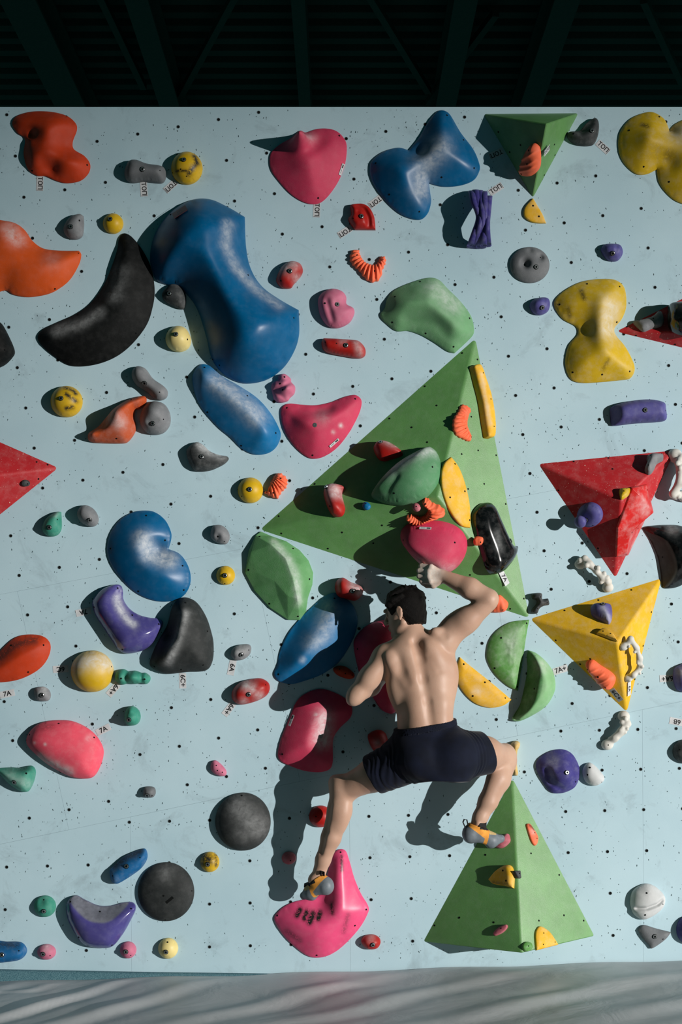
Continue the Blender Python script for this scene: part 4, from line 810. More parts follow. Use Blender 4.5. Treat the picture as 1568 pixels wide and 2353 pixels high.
hold('edge_hold', 'stone', 'small chalky grey hold below the orange oval', 'g', [(226, 1280), (240, 1250), (290, 1243), (325, 1265), (337, 1300), (325, 1332), (290, 1341), (240, 1328)], .045, w=1, bolts=[(287, 1298)], chalk=[([(290, 1260)], 30, .4)])
hold('knob_hold', 'teal', 'teal three-knuckle hold right of the largest yellow ball', 'g', [(765, 1180), (780, 1140), (820, 1125), (860, 1140), (900, 1135), (945, 1150), (970, 1150), (1000, 1175), (998, 1205), (975, 1225), (940, 1220), (900, 1225), (850, 1222), (815, 1230), (780, 1210)], .06, w=1, bumps=[([(850, 1140), (835, 1180), (850, 1225)], -.02, 8), ([(945, 1150), (948, 1220)], -.02, 8), ([(895, 1180)], .02, 35)], screws=[(970, 1192), (815, 1187)])
hold('pill_hold', 'red', 'red chalked pill-shaped hold left of the lower blue hold', 'h', [(35, 1310), (45, 1260), (90, 1215), (160, 1192), (230, 1187), (280, 1215), (290, 1260), (265, 1305), (200, 1340), (110, 1363), (60, 1350)], .075, w=1, bolts=[(153, 1293)], smalls=[(265, 1230)], chalk=[([(130, 1230), (170, 1250)], 35, .7), ([(220, 1300)], 35, .45), ([(120, 1340)], 26, .4)])
hold('edge_hold', 'stone', 'pale grey chalky hold above the red chalked pill', 'h', [(30, 1030), (45, 985), (90, 962), (150, 960), (167, 985), (155, 1030), (110, 1062), (60, 1065)], .05, w=1, bolts=[(104, 1030)], smalls=[(152, 998)], chalk=[([(90, 1000)], 40, .5)])
facet_hold('facet_hold', 'facet_green', 'green faceted rock hold at the left tip of the large green volume', 'h', [(230, 205), (300, 235), (400, 270), (490, 330), (550, 400), (580, 480), (575, 560), (545, 650), (532, 740), (490, 798), (410, 795), (290, 715), (185, 600), (123, 480), (150, 330), (195, 230)],
     [(305, 300, .085), (355, 455, .088), (325, 540, .075), (250, 560, .045), (205, 480, .042), (165, 345, .040), (400, 390, .105), (450, 530, .108), (412, 640, .085), (480, 660, .092), (345, 640, .052), (262, 640, .026), (500, 430, .078), (535, 570, .052)],
     ridges=[(0, 6), (6, 7), (7, 9), (5, 0), (0, 1), (1, 2), (2, 3), (3, 4), (2, 10), (10, 8), (1, 6), (3, 11), (8, 9)], screws=[(222, 240), (447, 320), (149, 463), (556, 525), (288, 688), (479, 773)], chalk=[([(320, 280), (420, 400), (470, 520), (485, 680)], 26, .55)])
hold('pear_hold', 'sky_blue', 'blue chalk-marked pear hold left of the climber\'s head', 'h', [(318, 1150), (340, 1090), (360, 1000), (410, 890), (480, 800), (550, 730), (640, 650), (715, 615), (775, 640), (840, 690), (875, 770), (872, 850), (830, 960), (750, 1080), (640, 1160), (520, 1205), (440, 1225), (370, 1215), (330, 1190)], .14, w=1.0, p=1.6, lip=.012, bumps=[([(680, 720), (560, 880), (480, 1050)], .04, 55)], edges=[([(640, 650), (480, 810), (370, 1000), (330, 1120)], .9, .012)], screws=[(723, 653), (349, 1160)], chalk=[([(690, 730), (640, 900), (580, 950)], 60, .45), ([(510, 1062)], 22, .5)])
hold('jug_hold', 'red', 'red chalked jug at the top of the blue pear hold near the head', 'h', [(725, 570), (740, 530), (780, 512), (830, 540), (900, 570), (915, 610), (890, 650), (855, 668), (800, 655), (750, 640), (730, 605)], .10, w=1, lift=.5, bolts=[(841, 607)], chalk=[([(850, 570), (880, 600)], 35, .6)])
o = hold('egg_hold', 'pink', 'tall pink hold in shadow behind the climber\'s left shoulder', 'h', [(850, 960), (870, 900), (930, 840), (1010, 805), (1090, 800), (1150, 850), (1170, 1000), (1160, 1300), (1140, 1400), (1100, 1425), (1030, 1390), (960, 1280), (900, 1180), (870, 1080)], .11, w=1, p=1.8, screws=[(877, 990), (1105, 860)])
brand_tag('', 'h', 1015, 1368, -57, o)
hold('jug_hold', 'orange_red', 'small orange hold in shadow beside the left upper arm', 'h', [(715, 1120), (750, 1102), (800, 1110), (850, 1150), (855, 1180), (820, 1192), (760, 1175), (725, 1150)], .04, w=.9, smalls=[(757, 1125), (795, 1155), (840, 1165)])
o = hold('shield_hold', 'pink', 'pink shield-shaped hold crossed by the climber\'s shadow', 'o', [(638, 1735), (645, 1700), (665, 1650), (680, 1615), (700, 1595), (735, 1583), (770, 1592), (800, 1610), (810, 1630), (805, 1650), (780, 1675), (766, 1700), (765, 1750), (758, 1768), (735, 1775), (700, 1772), (665, 1760), (645, 1750)], .14, w=1.05, p=1.7, screws=[(649, 1733)], plugs=[(738, 1691)], chalk=[([(745, 1650), (740, 1700)], 20, .75), ([(727, 1642)], 6, .7)])
brand_tag('', 'k', 437, 103, 68, o)
hold('jug_hold', 'red', 'red hold in shadow at the climber\'s left hip', 'k', [(945, 210), (980, 175), (1030, 168), (1070, 200), (1080, 280), (1010, 320), (970, 285)], .07, w=1, chalk=[([(1010, 250)], 30, .3)])
ball('red', 'red ball hold half hidden behind the straight left shin', 'k', 630, 745, 78, 73, 1.0, smalls=[(600, 740)])
ball('dusty_rose', 'dusky pink ball hold in the straight leg\'s shadow', 'k', 418, 1022, 48, 43, 1.0, smalls=[(430, 1035)])
hold('knob_hold', 'teal', 'small teal mushroom hold above the pink egg', 'j', [(828, 60), (845, 22), (880, 8), (920, 35), (933, 85), (912, 128), (862, 140), (828, 112)], .08, w=1, lift=.5, bolts=[(868, 96)], bumps=[([(840, 40), (870, 60), (905, 45)], -.012, 10)])
hold('egg_hold', 'salmon', 'large salmon-pink egg hold at the lower left', 'j', [(172, 260), (180, 200), (230, 140), (300, 110), (390, 102), (480, 110), (570, 150), (640, 210), (680, 280), (685, 340), (660, 420), (620, 480), (560, 495), (480, 485), (400, 450), (300, 390), (220, 320)], .13, w=1, p=1.9, flare=False, screws=[(394, 123), (628, 216), (197, 198), (583, 488)], chalk=[([(270, 350), (360, 390), (470, 440)], 30, .65), ([(240, 250)], 10, .7), ([(315, 258)], 10, .7), ([(600, 220)], 25, .3)], scuff=[([(290, 150), (350, 140)], 24, .35)])
hold('edge_hold', 'teal', 'teal shield-shaped hold at the left edge under the pink egg', 'j', [(-30, 430), (60, 418), (130, 420), (200, 406), (230, 430), (230, 480), (210, 540), (180, 580), (130, 575), (60, 530), (10, 480)], .075, w=.9, bolts=[(107, 511)], screws=[(186, 452)], scuff=[([(80, 430), (200, 425)], 20, .4)], chalk=[([(70, 470), (180, 520)], 40, .25)])
hold('knob_hold', 'rose', 'tiny pale pink three-hole hold above the upper black ball', 'j', [(1405, 420), (1415, 380), (1440, 370), (1480, 400), (1510, 440), (1505, 470), (1470, 475), (1425, 455)], .035, w=.9, smalls=[(1446, 402), (1454, 435), (1486, 447)])
hold('micro_hold', 'grey', 'tiny grey hold above the bottom left wall seam', 'j', [(955, 580), (965, 550), (1000, 545), (1030, 555), (1037, 590), (1020, 617), (985, 619), (955, 610)], .045, w=1, bolts=[(985, 600)], smalls=[(1016, 604)], lift=.5)
ball('slate', 'upper chalk-smeared black ball hold left of the straight leg', 'o', 558, 1889, 64, 67, .58, screws=[(556, 1828)], chalk=[([(545, 1850), (590, 1900)], 26, .22), ([(560, 1915)], 20, .16)])
o = ball('slate', 'lower black ball hold with a slot, beside the purple crescent', 'o', 381, 2050, 65, 68, .40, screws=[(377.8, 2056)], smalls=[(441, 2047), (380, 2114)], chalk=[([(380, 2005)], 20, .12)])
bpy.context.view_layer.update()
_mi = o.matrix_world.inverted(); _c = Vector((0, -D, ZC))
_ok, _loc, _nr, _ = o.ray_cast(_mi @ _c, (_mi.to_3x3() @ (P(390, 2068) - _c)).normalized())
s_ = link(bpy.data.objects.new('slot', box_mesh('slot', 20 * D / F, 6 * D / F, -.004, .0012, M_DARK)), o)
_x = Vector((.77, .64, 0)); _x = (_x - _nr * _x.dot(_nr)).normalized(); _y = _nr.cross(_x)
s_.matrix_local = Matrix(((_x.x, _y.x, _nr.x, _loc.x), (_x.y, _y.y, _nr.y, _loc.y), (_x.z, _y.z, _nr.z, _loc.z), (0, 0, 0, 1)))
hold('bar_hold', 'steel_blue', 'blue bar hold with dark top, above the lower black ball', 'j', [(730, 1110), (750, 1080), (830, 1010), (940, 963), (970, 965), (983, 1010), (965, 1060), (920, 1110), (790, 1192), (745, 1180)], .06, w=.7, bolts=[(851, 1070)], smalls=[(757, 1135), (940, 1013)], edges=[([(740, 1075), (830, 1000), (950, 950)], 1.2, .01)], scuff=[([(770, 1070), (850, 1015), (940, 975)], 22, .8)])  # darker along the upper chamfer
ball('yellow', 'small yellow ball hold blackened by shoe rubber, between two black balls', 'j', 1400, 1049, 64, 68, 1.0, bolts=[(1390, 1058)], scuff=[([(1360, 1010), (1400, 1030)], 36, 1), ([(1440, 1000), (1445, 1070)], 12, .9), ([(1350, 1060)], 22, .9)])
ball('teal', 'teal ball hold with a dished face at bottom left', 'j', 298, 1345, 73, 72, .9, bolts=[(299, 1370)], smalls=[(296, 1297)], bumps=[([(280, 1308)], -.014, 26)])
hold('crescent_hold', 'purple_worn', 'purple crescent hold with grey worn hollow at the wall foot', 'm', [(300, 180), (310, 140), (345, 118), (390, 140), (450, 165), (510, 165), (570, 150), (610, 152), (622, 180), (600, 230), (560, 300), (510, 355), (440, 358), (380, 340), (340, 290), (310, 230)], .12, w=.85, p=1.8, flare=False, lip=.012, edges=[([(345, 115), (395, 150), (450, 165), (515, 165), (625, 148)], 1.5, .012)], screws=[(325, 143), (461, 188), (603, 175), (515, 343), (364, 306)], mat2=([(315, 130), (345, 115), (390, 138), (450, 164), (510, 164), (590, 150), (520, 222), (450, 232), (390, 208)]))
hold('bar_hold', 'steel_blue', 'blue bar hold cut by the left edge at the wall foot', 'm', [(-50, 332), (30, 330), (90, 332), (115, 352), (120, 380), (95, 410), (40, 422), (-50, 420)], .06, w=.8, bolts=[(16, 382)], smalls=[(92, 365)], edges=[([(-60, 325), (120, 328)], 1.0, .012)], scuff=[([(0, 340), (80, 342)], 14, .7)])
ball('rose', 'pink ball hold left of the bottom purple crescent', 'm', 213, 376, 43, 36, 1.0, bolts=[(202, 381)], smalls=[(233, 389)], chalk=[([(215, 355)], 20, .3)])
ball('rose', 'pink ball hold right under the bottom purple crescent', 'm', 588, 367, 38, 39, 1.0, bolts=[(582, 370)], smalls=[(603, 388)])
ball('cream', 'cream ball hold at the wall foot', 'm', 772, 360, 46, 48, 1.0, bolts=[(766, 370)], screws=[(772, 327)])
hold('boot_hold', 'hot_pink', 'large hot-pink boot-shaped hold under the left shoe, streaked with rubber', 'o',
     [(630, 2115), (640, 2095), (665, 2078), (700, 2068), (730, 2060), (745, 2040), (755, 2000), (765, 1965), (780, 1953), (795, 1957), (805, 1985), (815, 2020), (830, 2055), (845, 2080), (848, 2095), (830, 2130), (800, 2165), (770, 2190), (740, 2202), (710, 2200), (680, 2180), (650, 2150)], .15, w=1.0, p=1.7, bumps=[([(735, 2068)], -.06, 20), ([(780, 1985), (778, 2080)], .02, 18)], screws=[(637, 2105), (783, 1959), (842, 2091), (728, 2196), (816, 2127)],
     scuff=[([(683, 2102), (690, 2090)], 6, 1.4), ([(700, 2108), (706, 2094)], 6, 1.4), ([(712, 2116), (720, 2098)], 7, 1.4), ([(732, 2108), (736, 2096)], 6, 1.4), ([(762, 2075), (764, 2095)], 5, 1), ([(785, 1968), (786, 2000)], 3.5, 1), ([(660, 2140), (690, 2160)], 7, .6), ([(800, 2100), (790, 2140)], 6, .5)])

# ---------------------------------------------------------------- printed route labels
TP = 'ТОП'
sticker(TP, 'label reading ТОП under the knobbly orange-red sloper', 'a', 267, 545, -91)
sticker(TP, 'label reading ТОП under the top grey peanut hold', 'a', 960, 582, -86)
sticker(TP, 'label reading ТОП tucked under the scuffed top yellow ball', 'a', 1148, 567, 222)
sticker(TP, 'label reading ТОП under the pink nose hold', 'b', 605, 722, -92)
sticker(TP, 'label reading ТОП at the lower left of the blue three-lobed hold', 'b', 1005, 672, 216)
sticker(TP, 'label reading ТОП at the lower left of the red grooved hold', 'b', 802, 873, 213)
sticker(TP, 'half-shadowed label reading ТОП left of the topmost green volume', 'c', 338, 352, 204)
sticker(TP, 'label reading ТОП on the topmost green volume', 'c', 640, 331, 9, frame=V_TOP[1], L=24, Hh=17, fs=12, lift=.014)
sticker(TP, 'label reading ТОП beside the charcoal mitten hold', 'c', 1033, 307, -42)
sticker(TP, 'label reading ТОП beside the purple rope-like hold', 'c', 318, 600, 33)
sticker('7A', 'label reading 7A under the glossy black oblong hold', 'i', 375, 518, -55, frame=FRT, lift=.006)
sticker('7A+', 'label reading 7A+ beside the pale green crescent hold', 'i', 757, 1130, 17)
sticker('6C+', 'label reading 6C+ beside the pinkish coral shell on yellow volume', 'i', 1130, 1297, -42, frame=V_YEL[2])
sticker('6A', 'label reading 6A on the yellow volume\'s right face', 'i', 1209, 1255, -86, frame=V_YEL[1], fs=12, L=34, Hh=13, lift=.006)
sticker('6A+', 'upside-down label reading 6A+ at the right edge', 'i', 1470, 1187, 183)
sticker('6B', 'upside-down label reading 6B at the right edge', 'l', 1535, 112, 168)
sticker('7A', 'upside-down label reading 7A left of the glossy purple crescent', 'g', 557, 744, 192)
sticker('6C', 'upside-down label reading 6C left of the largest yellow ball', 'g', 405, 1125, 184)
sticker('6A+', 'label reading 6A+ under the teal three-knuckle hold', 'g', 757, 1262, 228)
sticker('6C+', 'label reading 6C+ under the charcoal-black saddle hold', 'g', 1220, 1203, -89)
sticker('7A', 'label reading 7A under the orange oval at the left edge', 'g', 48, 1290, 12)
sticker('6A', 'label reading 6A under the pale grey chalky hold', 'h', 38, 1115, -102)
sticker('6A+', 'label reading 6A+ under the red chalked pill hold', 'g', 1528, 1392, 232)
sticker('7A', 'label reading 7A beside the salmon-pink egg', 'j', 690, 165, 26)
# ------------------------------------------------------------------ smooth solids (signed distance + surface nets)
class Solid:
    def __init__(s, lo, hi, h):
        s.lo = np.array(lo, float); s.h = h
        s.n = np.ceil((np.array(hi, float) - s.lo) / h).astype(int) + 1
        s.F = np.full(s.n, .5, np.float32)
    def win(s, lo, hi):
        a = np.clip(np.floor((np.array(lo) - s.lo) / s.h).astype(int), 0, s.n - 1)
        b = np.clip(np.ceil((np.array(hi) - s.lo) / s.h).astype(int) + 1, 1, s.n)
        sl = tuple(slice(i, j) for i, j in zip(a, b))
        ax = [s.lo[k] + s.h * np.arange(a[k], b[k], dtype=np.float32) for k in range(3)]
        X, Y, Z = np.meshgrid(*ax, indexing='ij', sparse=True)
        return sl, X, Y, Z
    def put(s, fn, lo, hi, k=.0, sub=False, cut=False):
        m = max(k, s.h) * 1.5 + .012
        sl, X, Y, Z = s.win(np.array(lo) - m, np.array(hi) + m)
        d = fn(X, Y, Z); a = s.F[sl]
        if sub: a2, d2 = -a, d
        else: a2, d2 = a, d
        if k > 0:
            hh = np.clip(.5 + .5 * (d2 - a2) / k, 0, 1)
            r = d2 * (1 - hh) + a2 * hh - k * hh * (1 - hh)
        else: r = np.minimum(a2, d2)
        s.F[sl] = -r if sub else r
    def cone(s, a, b, ra, rb, k=.02, sub=False, flat=None):
        a, b = np.array(a, float), np.array(b, float); d = b - a; L2 = d @ d + 1e-12
        R = max(ra, rb)
        def fn(X, Y, Z):
            x, y, z = X - a[0], Y - a[1], Z - a[2]
            t = np.clip((x * d[0] + y * d[1] + z * d[2]) / L2, 0, 1)
            return np.sqrt((x - t * d[0]) ** 2 + (y - t * d[1]) ** 2 + (z - t * d[2]) ** 2) - (ra + (rb - ra) * t)
        s.put(fn, np.minimum(a, b) - R, np.maximum(a, b) + R, k, sub)
    def chain(s, pts, k=.02, sub=False):
        for (a, ra), (b, rb) in zip(pts[:-1], pts[1:]): s.cone(a, b, ra, rb, k, sub)
    def ellip(s, c, r, axes=None, k=.02, sub=False):
        c = np.array(c, float); r = np.array(r, float); A = np.eye(3) if axes is None else np.array([list(q) for q in axes], float)
        R = r.max()
        def fn(X, Y, Z):
            x, y, z = X - c[0], Y - c[1], Z - c[2]
            q = [(x * A[i, 0] + y * A[i, 1] + z * A[i, 2]) / r[i] for i in range(3)]
            g = np.sqrt(q[0] ** 2 + q[1] ** 2 + q[2] ** 2) + 1e-6
            g2 = np.sqrt((q[0] / r[0]) ** 2 + (q[1] / r[1]) ** 2 + (q[2] / r[2]) ** 2) + 1e-6
            return g * (g - 1) / g2
        s.put(fn, c - R, c + R, k, sub)
    def loft(s, keys, k=.02, power=2.2):
        """keys: (z, cx, cy, rx, ry), z rising"""
        K = np.array(sorted(keys)); z0, z1 = K[0, 0], K[-1, 0]
        R = K[:, 3:].max()
        def fn(X, Y, Z):
            zc = np.clip(Z, z0, z1); f = [np.interp(zc, K[:, 0], K[:, i]).astype(np.float32) for i in range(1, 5)]
            g = (np.abs((X - f[0]) / f[2]) ** power + np.abs((Y - f[1]) / f[3]) ** power) ** (1 / power)
            rad = (g - 1) * np.minimum(f[2], f[3])
            return np.maximum(rad, np.maximum(Z - z1, z0 - Z))
        lo = (K[:, 1].min() - R, K[:, 2].min() - R, z0); hi = (K[:, 1].max() + R, K[:, 2].max() + R, z1)
        s.put(fn, lo, hi, k)
    def plane(s, p, n, k=.0):
        """keep the side the normal points away from"""
        p = np.array(p, float); n = np.array(n, float); n /= np.linalg.norm(n)
        sl, X, Y, Z = s.win(s.lo, s.lo + s.h * s.n)
        d = (X - p[0]) * n[0] + (Y - p[1]) * n[1] + (Z - p[2]) * n[2]
        a = s.F
        if k > 0:
            hh = np.clip(.5 - .5 * (d - a) / k, 0, 1); s.F = (d * (1 - hh) + a * hh + k * hh * (1 - hh)).astype(np.float32)
        else: s.F = np.maximum(a, d).astype(np.float32)
    def disp(s, fn):
        sl, X, Y, Z = s.win(s.lo, s.lo + s.h * s.n)
        s.F = (s.F + fn(X, Y, Z)).astype(np.float32)
    def mesh(s, smooth=1):
        F = s.F; S = F < 0
        n = np.array(F.shape)
        cnt = np.zeros(n - 1, np.int8)
        offs = [(i, j, k) for i in (0, 1) for j in (0, 1) for k in (0, 1)]
        for (i, j, k) in offs: cnt += S[i:n[0] - 1 + i, j:n[1] - 1 + j, k:n[2] - 1 + k]
        act = (cnt > 0) & (cnt < 8)
        I = np.argwhere(act); idx = -np.ones(act.shape, np.int64); idx[act] = np.arange(len(I))
        acc = np.zeros((len(I), 3)); num = np.zeros(len(I))
        vals = {o: F[I[:, 0] + o[0], I[:, 1] + o[1], I[:, 2] + o[2]].astype(float) for o in offs}
        for a in offs:
            for ax in range(3):
                if a[ax]: continue
                b = list(a); b[ax] = 1; b = tuple(b)
                va, vb = vals[a], vals[b]; m = (va < 0) != (vb < 0)
                t = np.where(m, va / np.where(m, va - vb, 1), 0)
                p = np.tile(np.array(a, float), (len(I), 1)); p[:, ax] += t
                acc[m] += p[m]; num[m] += 1
        V = s.lo + s.h * (I + acc / np.maximum(num, 1)[:, None])
        faces = []
        for ax in range(3):
            o1, o2 = [(1, 2), (2, 0), (0, 1)][ax]
            sh = [slice(None)] * 3; sh2 = [slice(None)] * 3
            sh[ax] = slice(0, -1); sh2[ax] = slice(1, None)
            e = S[tuple(sh)] != S[tuple(sh2)]
            E = np.argwhere(e)
            ok = (E[:, o1] > 0) & (E[:, o2] > 0) & (E[:, o1] < n[o1] - 1) & (E[:, o2] < n[o2] - 1)
            E = E[ok]
            q = []
            for (i, j) in ((-1, -1), (0, -1), (0, 0), (-1, 0)):
                T_ = E.copy(); T_[:, o1] += i; T_[:, o2] += j
                q.append(idx[T_[:, 0], T_[:, 1], T_[:, 2]])
            Q = np.stack(q, 1)
            ins = S[E[:, 0], E[:, 1], E[:, 2]]
            Q[~ins] = Q[~ins][:, ::-1]
            faces.append(Q)
        Fq = np.vstack(faces)
        for _ in range(smooth):
            A = np.zeros_like(V); w = np.zeros(len(V))
            for a, b in ((0, 1), (1, 2), (2, 3), (3, 0)):
                for u, v in ((a, b), (b, a)):
                    for c in range(3): A[:, c] += np.bincount(Fq[:, u], V[Fq[:, v], c], len(V))
                    w += np.bincount(Fq[:, u], minlength=len(V))
            V = V * .45 + .55 * A / np.maximum(w, 1)[:, None]
        return V, Fq
def solid_obj(name, V, Fq, mats, parent=None, origin=None, matidx=None):
    o0 = V.mean(0) if origin is None else np.array(origin)
    V = V - o0
    me = bpy.data.meshes.new(name)
    me.vertices.add(len(V)); me.vertices.foreach_set('co', V.astype(np.float32).ravel())
    me.loops.add(Fq.size); me.loops.foreach_set('vertex_index', Fq.astype(np.int32).ravel())
    me.polygons.add(len(Fq)); me.polygons.foreach_set('loop_start', np.arange(0, Fq.size, 4, dtype=np.int32))
    me.polygons.foreach_set('loop_total', np.full(len(Fq), 4, np.int32)) if bpy.app.version < (4, 1, 0) else None
    me.update(calc_edges=True); me.validate()
    if not isinstance(mats, (list, tuple)): mats = [mats]
    for m in mats: me.materials.append(m)
    me.polygons.foreach_set('use_smooth', np.ones(len(me.polygons), dtype=bool))
    if matidx is not None and len(matidx) == len(me.polygons): me.polygons.foreach_set('material_index', np.asarray(matidx, np.int32))
    o = link(bpy.data.objects.new(name, me), None)
    if parent is not None:
        o.parent = parent; o.location = Vector(o0) - parent.matrix_world.translation
    else: o.location = o0
    return o
def wob(X, Y, Z, f, seed=0):
    r = np.random.RandomState(seed); s = 0
    for _ in range(7):
        k = r.normal(size=3); k *= f / np.linalg.norm(k) * r.uniform(.6, 1.5); s = s + np.sin(X * k[0] + Y * k[1] + Z * k[2] + r.uniform(0, 6.28))
    return s / 4

# ---------------------------------------------------------------- rope-like and bone-like holds
def strands():
    root = bpy.data.objects.new('rope_hold', None); root.location = P(1103, 500); link(root)
    tag(root, 'purple rope-like arch hold of twisted strands', 'climbing hold', 'purple climbing holds')
    m = CM('plum')
    S = [[(165, 606), (178, 680), (210, 780), (185, 880), (152, 978)], [(190, 600), (205, 690), (222, 790), (205, 890), (182, 984)], [(216, 603), (228, 690), (238, 800), (228, 900), (212, 982)],
         [(245, 610), (250, 700), (254, 800), (246, 900), (240, 980)], [(278, 640), (274, 720), (268, 820), (268, 900), (272, 972)]]
    for q, pts in enumerate(S):
        c = [np.array(tp('c', *p)) for p in pts]; v, f = [], []
        n = 40
        for i in range(n + 1):
            t = i / n; seg = min(int(t * 4), 3); u = t * 4 - seg
            p0, p1, p2, p3 = c[max(seg - 1, 0)], c[seg], c[seg + 1], c[min(seg + 2, 4)]
            pc = .5 * (2 * p1 + (p2 - p0) * u + (2 * p0 - 5 * p1 + 4 * p2 - p3) * u * u + (-p0 + 3 * p1 - 3 * p2 + p3) * u ** 3)
            d = .018 + .105 * math.sin(math.pi * t) ** .7 + .008 * math.sin(q * 2 + t * 9)
            p = P(pc[0], pc[1], d) - root.location
            rad = .0135 * (1 + .35 * abs(t - .5) * 2)
            for k in range(8):
                a = 2 * math.pi * k / 8; v.append((p.x + rad * math.cos(a), p.y + rad * 1.3 * math.sin(a), p.z + (rad * .2 * math.sin(a)) * (1 - 2 * t)))
            if i:
                b = (i - 1) * 8
                for k in range(8): f.append((b + k, b + (k + 1) % 8, b + 8 + (k + 1) % 8, b + 8 + k))
        f += [tuple(range(7, -1, -1)), tuple(range(n * 8, n * 8 + 8))]
        mesh_obj('strand', v, f, m, root)
    fitting('screw_hole', root, P(1106, 447, .05) - root.location, (0, -1, 0))
strands()
def bone(label, colour, t, path, frame, r=.014, seed=1, dmax=.05, knobs=10):
    pts = [np.array(tp(t, *q)) for q in path]
    n = len(pts)
    w3 = []
    for i, q in enumerate(pts):
        h = .012 + dmax * math.sin(math.pi * i / (n - 1)) ** .8 if n > 1 else .02
        u, v = frame.hit(q[0], q[1], h); w3.append(frame.O + frame.U * u + frame.V * v + frame.N * h)
    A = np.array([tuple(q) for q in w3])
    s = Solid(A.min(0) - .05, A.max(0) + .05, .0032)
    rr = random.Random(seed)
    for i in range(n - 1): s.cone(A[i], A[i + 1], r * rr.uniform(.8, 1.15), r * rr.uniform(.8, 1.15), .012)
    for e in (0, -1):
        u = frame.N * 0; q = Vector(A[e]); s.ellip(q - frame.N * .004, (r * 1.7, r * 1.7, r * 1.5), k=.012)
    for q in range(knobs):
        i = rr.randrange(n - 1); f = rr.random(); c = A[i] * (1 - f) + A[i + 1] * f
        c = c + np.array([rr.uniform(-1, 1), rr.uniform(-1, .3), rr.uniform(-1, 1)]) * r * 1.1
        s.ellip(c, (r * rr.uniform(.45, .8),) * 3, k=.006)
    nn = tuple(-frame.N); s.plane(frame.O + frame.N * .0006, nn)
    V, Q = s.mesh(1)
    o = solid_obj('bone_hold', V, Q, CM(colour)); tag(o, label, 'climbing hold', 'bone-like climbing holds')
    for e in (0, -1):
        q = Vector(A[e]) + frame.N * (r * 1.45)
        fitting('small', o, q - o.location, frame.N)
    return o
bone('whitish root-like arch hold under the right red volume', 'bone', 'r', [(515, 1290), (560, 1235), (610, 1290), (680, 1360), (745, 1430), (800, 1470), (800, 1530)], WALL, r=.0165, seed=3, dmax=.04, knobs=16)
bone('whitish root-like arch hold on the yellow volume', 'bone', 'i', [(1180, 975), (1225, 925), (1265, 985), (1285, 1050), (1285, 1120), (1245, 1165), (1212, 1185)], V_YEL[1], r=.0135, seed=8, dmax=.045, knobs=14)
bone('whitish root-like hold under the tip of the yellow volume', 'bone', 'l', [(1180, 75), (1200, 125), (1165, 175), (1120, 220), (1070, 265)], WALL, r=.0175, seed=5, dmax=.028, knobs=18)
bone('root-like brown and white hold cut by the right edge', 'bone', 'o', [(1552, 1045), (1566, 1080), (1562, 1110), (1548, 1135), (1575, 1140)], WALL, r=.02, seed=11, dmax=.045, knobs=18)
# red square print on the huge blue hold
def blue_print():
    px, py = 414, 488
    c = Vector((0, -D, ZC)); mi = big_blue.matrix_world.inverted(); bpy.context.view_layer.update()
    mi = big_blue.matrix_world.inverted()
    ok, loc, nr, _ = big_blue.ray_cast(mi @ c, (mi.to_3x3() @ (P(px, py) - c)).normalized())
    me = box_mesh('square_print', 36 * D / F, 32 * D / F, 0, .0006, plain_mat('red_print', (116, 26, 52), .4))
    o = link(bpy.data.objects.new('square_print', me), big_blue)
    tag(o, 'dark red square print')
    a = math.radians(25); xd = Vector((math.cos(a), math.sin(a), 0)); xd = (xd - nr * xd.dot(nr)).normalized(); yd = nr.cross(xd)
    o.matrix_local = Matrix(((xd.x, yd.x, nr.x, loc.x), (xd.y, yd.y, nr.y, loc.y), (xd.z, yd.z, nr.z, loc.z), (0, 0, 0, 1))) @ Matrix.Translation((0, 0, .003))
    for (x, y, w, h) in ((-.010, 0, .006, .03), (.010, 0, .006, .03), (0, .013, .026, .005), (0, 0, .004, .018), (.0, -.016, .030, .004)):
        b = link(bpy.data.objects.new('glyph_bar', box_mesh('glyph_bar', w, h, 0, .0003, plain_mat('print_ink', (50, 14, 60), .4))), o); b.location = (x, y, .0006)
blue_print()
# ================================================================= the climber
def skin_mat():
    m, nt, b = new_mat('skin')
    c = mixc(nt, mapr(nt, noise(nt, 7, 5), .3, .7, 0, 1), lin((180, 143, 122)), lin((192, 158, 137)))
    c = mixc(nt, mapr(nt, noise(nt, 55, 4, .6), .62, .75, 0, .25), c, lin((164, 122, 106)))
    ck = mth(nt, 'MULTIPLY', attr(nt, 'chalk'), mapr(nt, noise(nt, 60, 5, .7), .3, .7, .5, 1.2), True)
    c = mixc(nt, ck, c, lin((222, 214, 204)))
    nt.links.new(c, b.inputs['Base Color'])
    b.inputs['Roughness'].default_value = .48; b.inputs['Specular IOR Level'].default_value = .35
    b.inputs['Subsurface Weight'].default_value = .12; b.inputs['Subsurface Radius'].default_value = (.012, .005, .003); b.inputs['Subsurface Scale'].default_value = .6
    bump(nt, b, noise(nt, 200, 4), .12, .002)
    return m
M_SKIN = skin_mat()
def Q_(px, py, d=0.0):
    """as P(), the trunk, head and arms drawn in towards the wall"""
    return P(px, py, max(d - .055 * min(max((1800 - py) / 90, 0), 1), .03))
def A3(v): return np.array(tuple(v), float)
def K(py, xl, xr, dw, db):
    dm = (dw + db) / 2; L, R = Q_(xl, py, dm), Q_(xr, py, dm)
    return (L.z, (L.x + R.x) / 2, L.y, (R.x - L.x) / 2, (db - dw) / 2)
body = Solid(A3(Q_(660, 2090, .3)) - (0, .35, .0), A3(Q_(1230, 1270, .3)) + (0, .36, 0), .0048)
